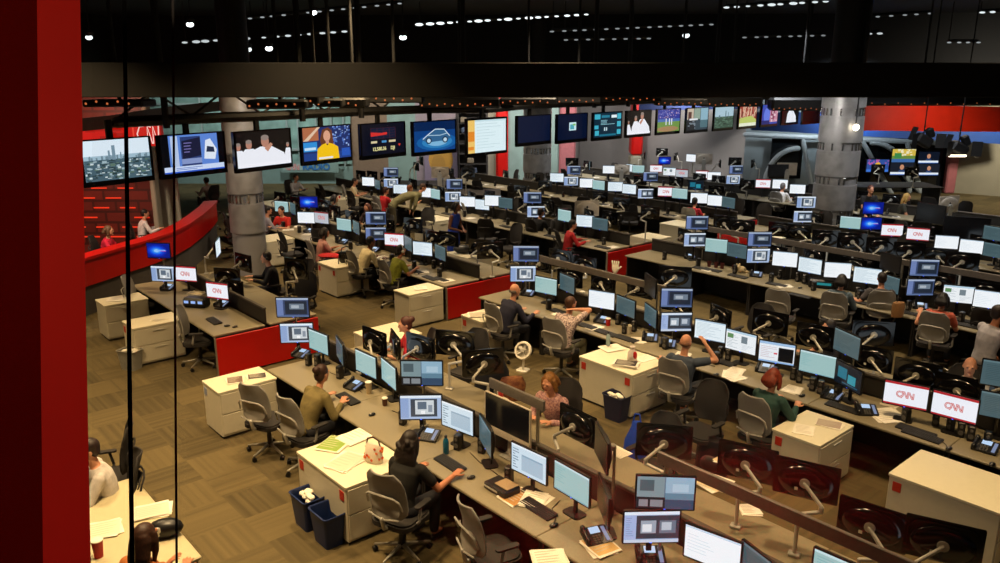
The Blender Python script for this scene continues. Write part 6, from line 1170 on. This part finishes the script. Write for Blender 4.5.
# laptop of the curly haired woman's neighbour, tray under far phones
# ------------------------------------------------------------------ viewing window: red post and glass joints, leaning outwards like the pane
CM = Matrix.Translation(cam.location) @ Matrix.Rotation(-PITCH, 4, 'X')     # x right, y out along the view, z up along the leaning pane
def leaning(name, u0, u1, D, th, m, ub=None, parent=None, uh=None):
    ub = u0 if ub is None else ub; uh = u1 if uh is None else uh; X = lambda u: (u-500)/FPX*D; z0, z1 = -(563-281+90)/FPX*D, (281+90)/FPX*D
    vs = [(X(ub), D, z0), (X(uh), D, z0), (X(uh)*(D+th)/D, D+th, z0), (X(ub)*(D+th)/D, D+th, z0), (X(u0), D, z1), (X(u1), D, z1), (X(u1)*(D+th)/D, D+th, z1), (X(u0)*(D+th)/D, D+th, z1)]
    b = MB(); b.add([tuple(CM @ Vector(p)) for p in vs], [[3, 2, 1, 0], [4, 5, 6, 7], [0, 1, 5, 4], [1, 2, 6, 5], [2, 3, 7, 6], [3, 0, 4, 7]]); return b.build(name, m, parent)
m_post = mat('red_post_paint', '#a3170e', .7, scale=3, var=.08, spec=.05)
struct(leaning('trim_12', -420, 36.5, 1.021, .1, mat('shaded_red_post', '#4a0603', .8, scale=3, spec=.0), -420, uh=44.5)); struct(leaning('trim_13', 36, 78.5, 1.02, .1, m_post, 44, uh=92))  # left face: shade of the post put into a darker red
j = leaning('window_joint', 121, 125, 1.45, .03, m_gloss, 131, uh=136); struct(j); j.name = 'trim_14'
j = leaning('window_joint', 171, 173.5, 1.45, .02, m_steel, 176, uh=178.5); struct(j); j.name = 'trim_15'

pane = leaning('window_16', 92, 1100, 1.47, .006, None or bpy.data.materials.new('viewing_glass'), 92, uh=1100); struct(pane)
gm_ = pane.data.materials[0]; gm_.use_nodes = True; nt = gm_.node_tree; nt.nodes.clear(); N = nt.nodes.new; out = N('ShaderNodeOutputMaterial'); mx = N('ShaderNodeMixShader'); tr = N('ShaderNodeBsdfTransparent'); gl = N('ShaderNodeBsdfGlossy'); gl.inputs['Roughness'].default_value = .12
mx.inputs[0].default_value = .03; nt.links.new(tr.outputs[0], mx.inputs[1]); nt.links.new(gl.outputs[0], mx.inputs[2]); nt.links.new(mx.outputs[0], out.inputs[0])
struct(MB().box(1.3, -3.0, 3.85, 3.4, .1, 1.1, r=.01).build('wall_glow_panel', m_redw)); struct(MB().box(0, -3.2, 5.2, 9, .1, 4, r=.01).build('wall_balcony_back', m_ceil))  # unseen red panel added behind the camera for the red glow on the pane
# cables lying on the nearest desks
for (pts, lab) in [([(470, 452), (480, 462), (492, 470), (500, 476)], 'behind the speaker pair'), ([(560, 500), (552, 508), (556, 516), (554, 523)], 'of the mouse at the near desk edge'), ([(940, 440), (946, 444), (948, 449)], 'of the mouse by the large keyboard'), ([(330, 372), (345, 378), (362, 392)], 'by the green screens'), ([(665, 345), (680, 350), (700, 362), (715, 366)], 'beside the lit phone, second row'), ([(392, 410), (402, 414), (410, 420)], 'by the curly haired woman')]:
    p3 = [Vector((*P(u, v, DESK+.008), DESK+.008)) for u, v in pts]; b = MB(); b.tube([p-p3[0] for p in p3], .004, 6); o = b.build('cable', m_black); o.location = p3[0]; tag(o, 'thin black cable on the desk '+lab, 'cable')

for nm, lab, u, v, zc, yw in (('desk', 'dark side table under the leftmost tilted monitors at the pale green wall', 419, 168, 1.3, 0), ('desk', 'dark side table before the yellow poster and bookcase', 456, 173, 1.4, 0), ('desk', 'dark side table under the silver computer at the grey back wall', 704, 158.5, 1.55, 0), ('desk', 'dark side table under the monitors at the truss window, left', 782, 169, 1.45, 0), ('desk', 'dark side table under the monitors at the truss window, right', 895, 169.5, 1.3, 0)):
    x, y = P(u, v, zc); wd = 3.2 if u in (456, 895) else 2.2
    o = thing(nm, lab, 'desk', (x, y, 0), R(yw)); MB().box(0, .1, .713, wd, 1.5, .034, r=.008).build('worktop', m_dark, o)
    for q in (-1, 1): MB().box(q*(wd/2-.05), .1, .348, .04, 1.3, .696).build('side_panel', m_dark, o)
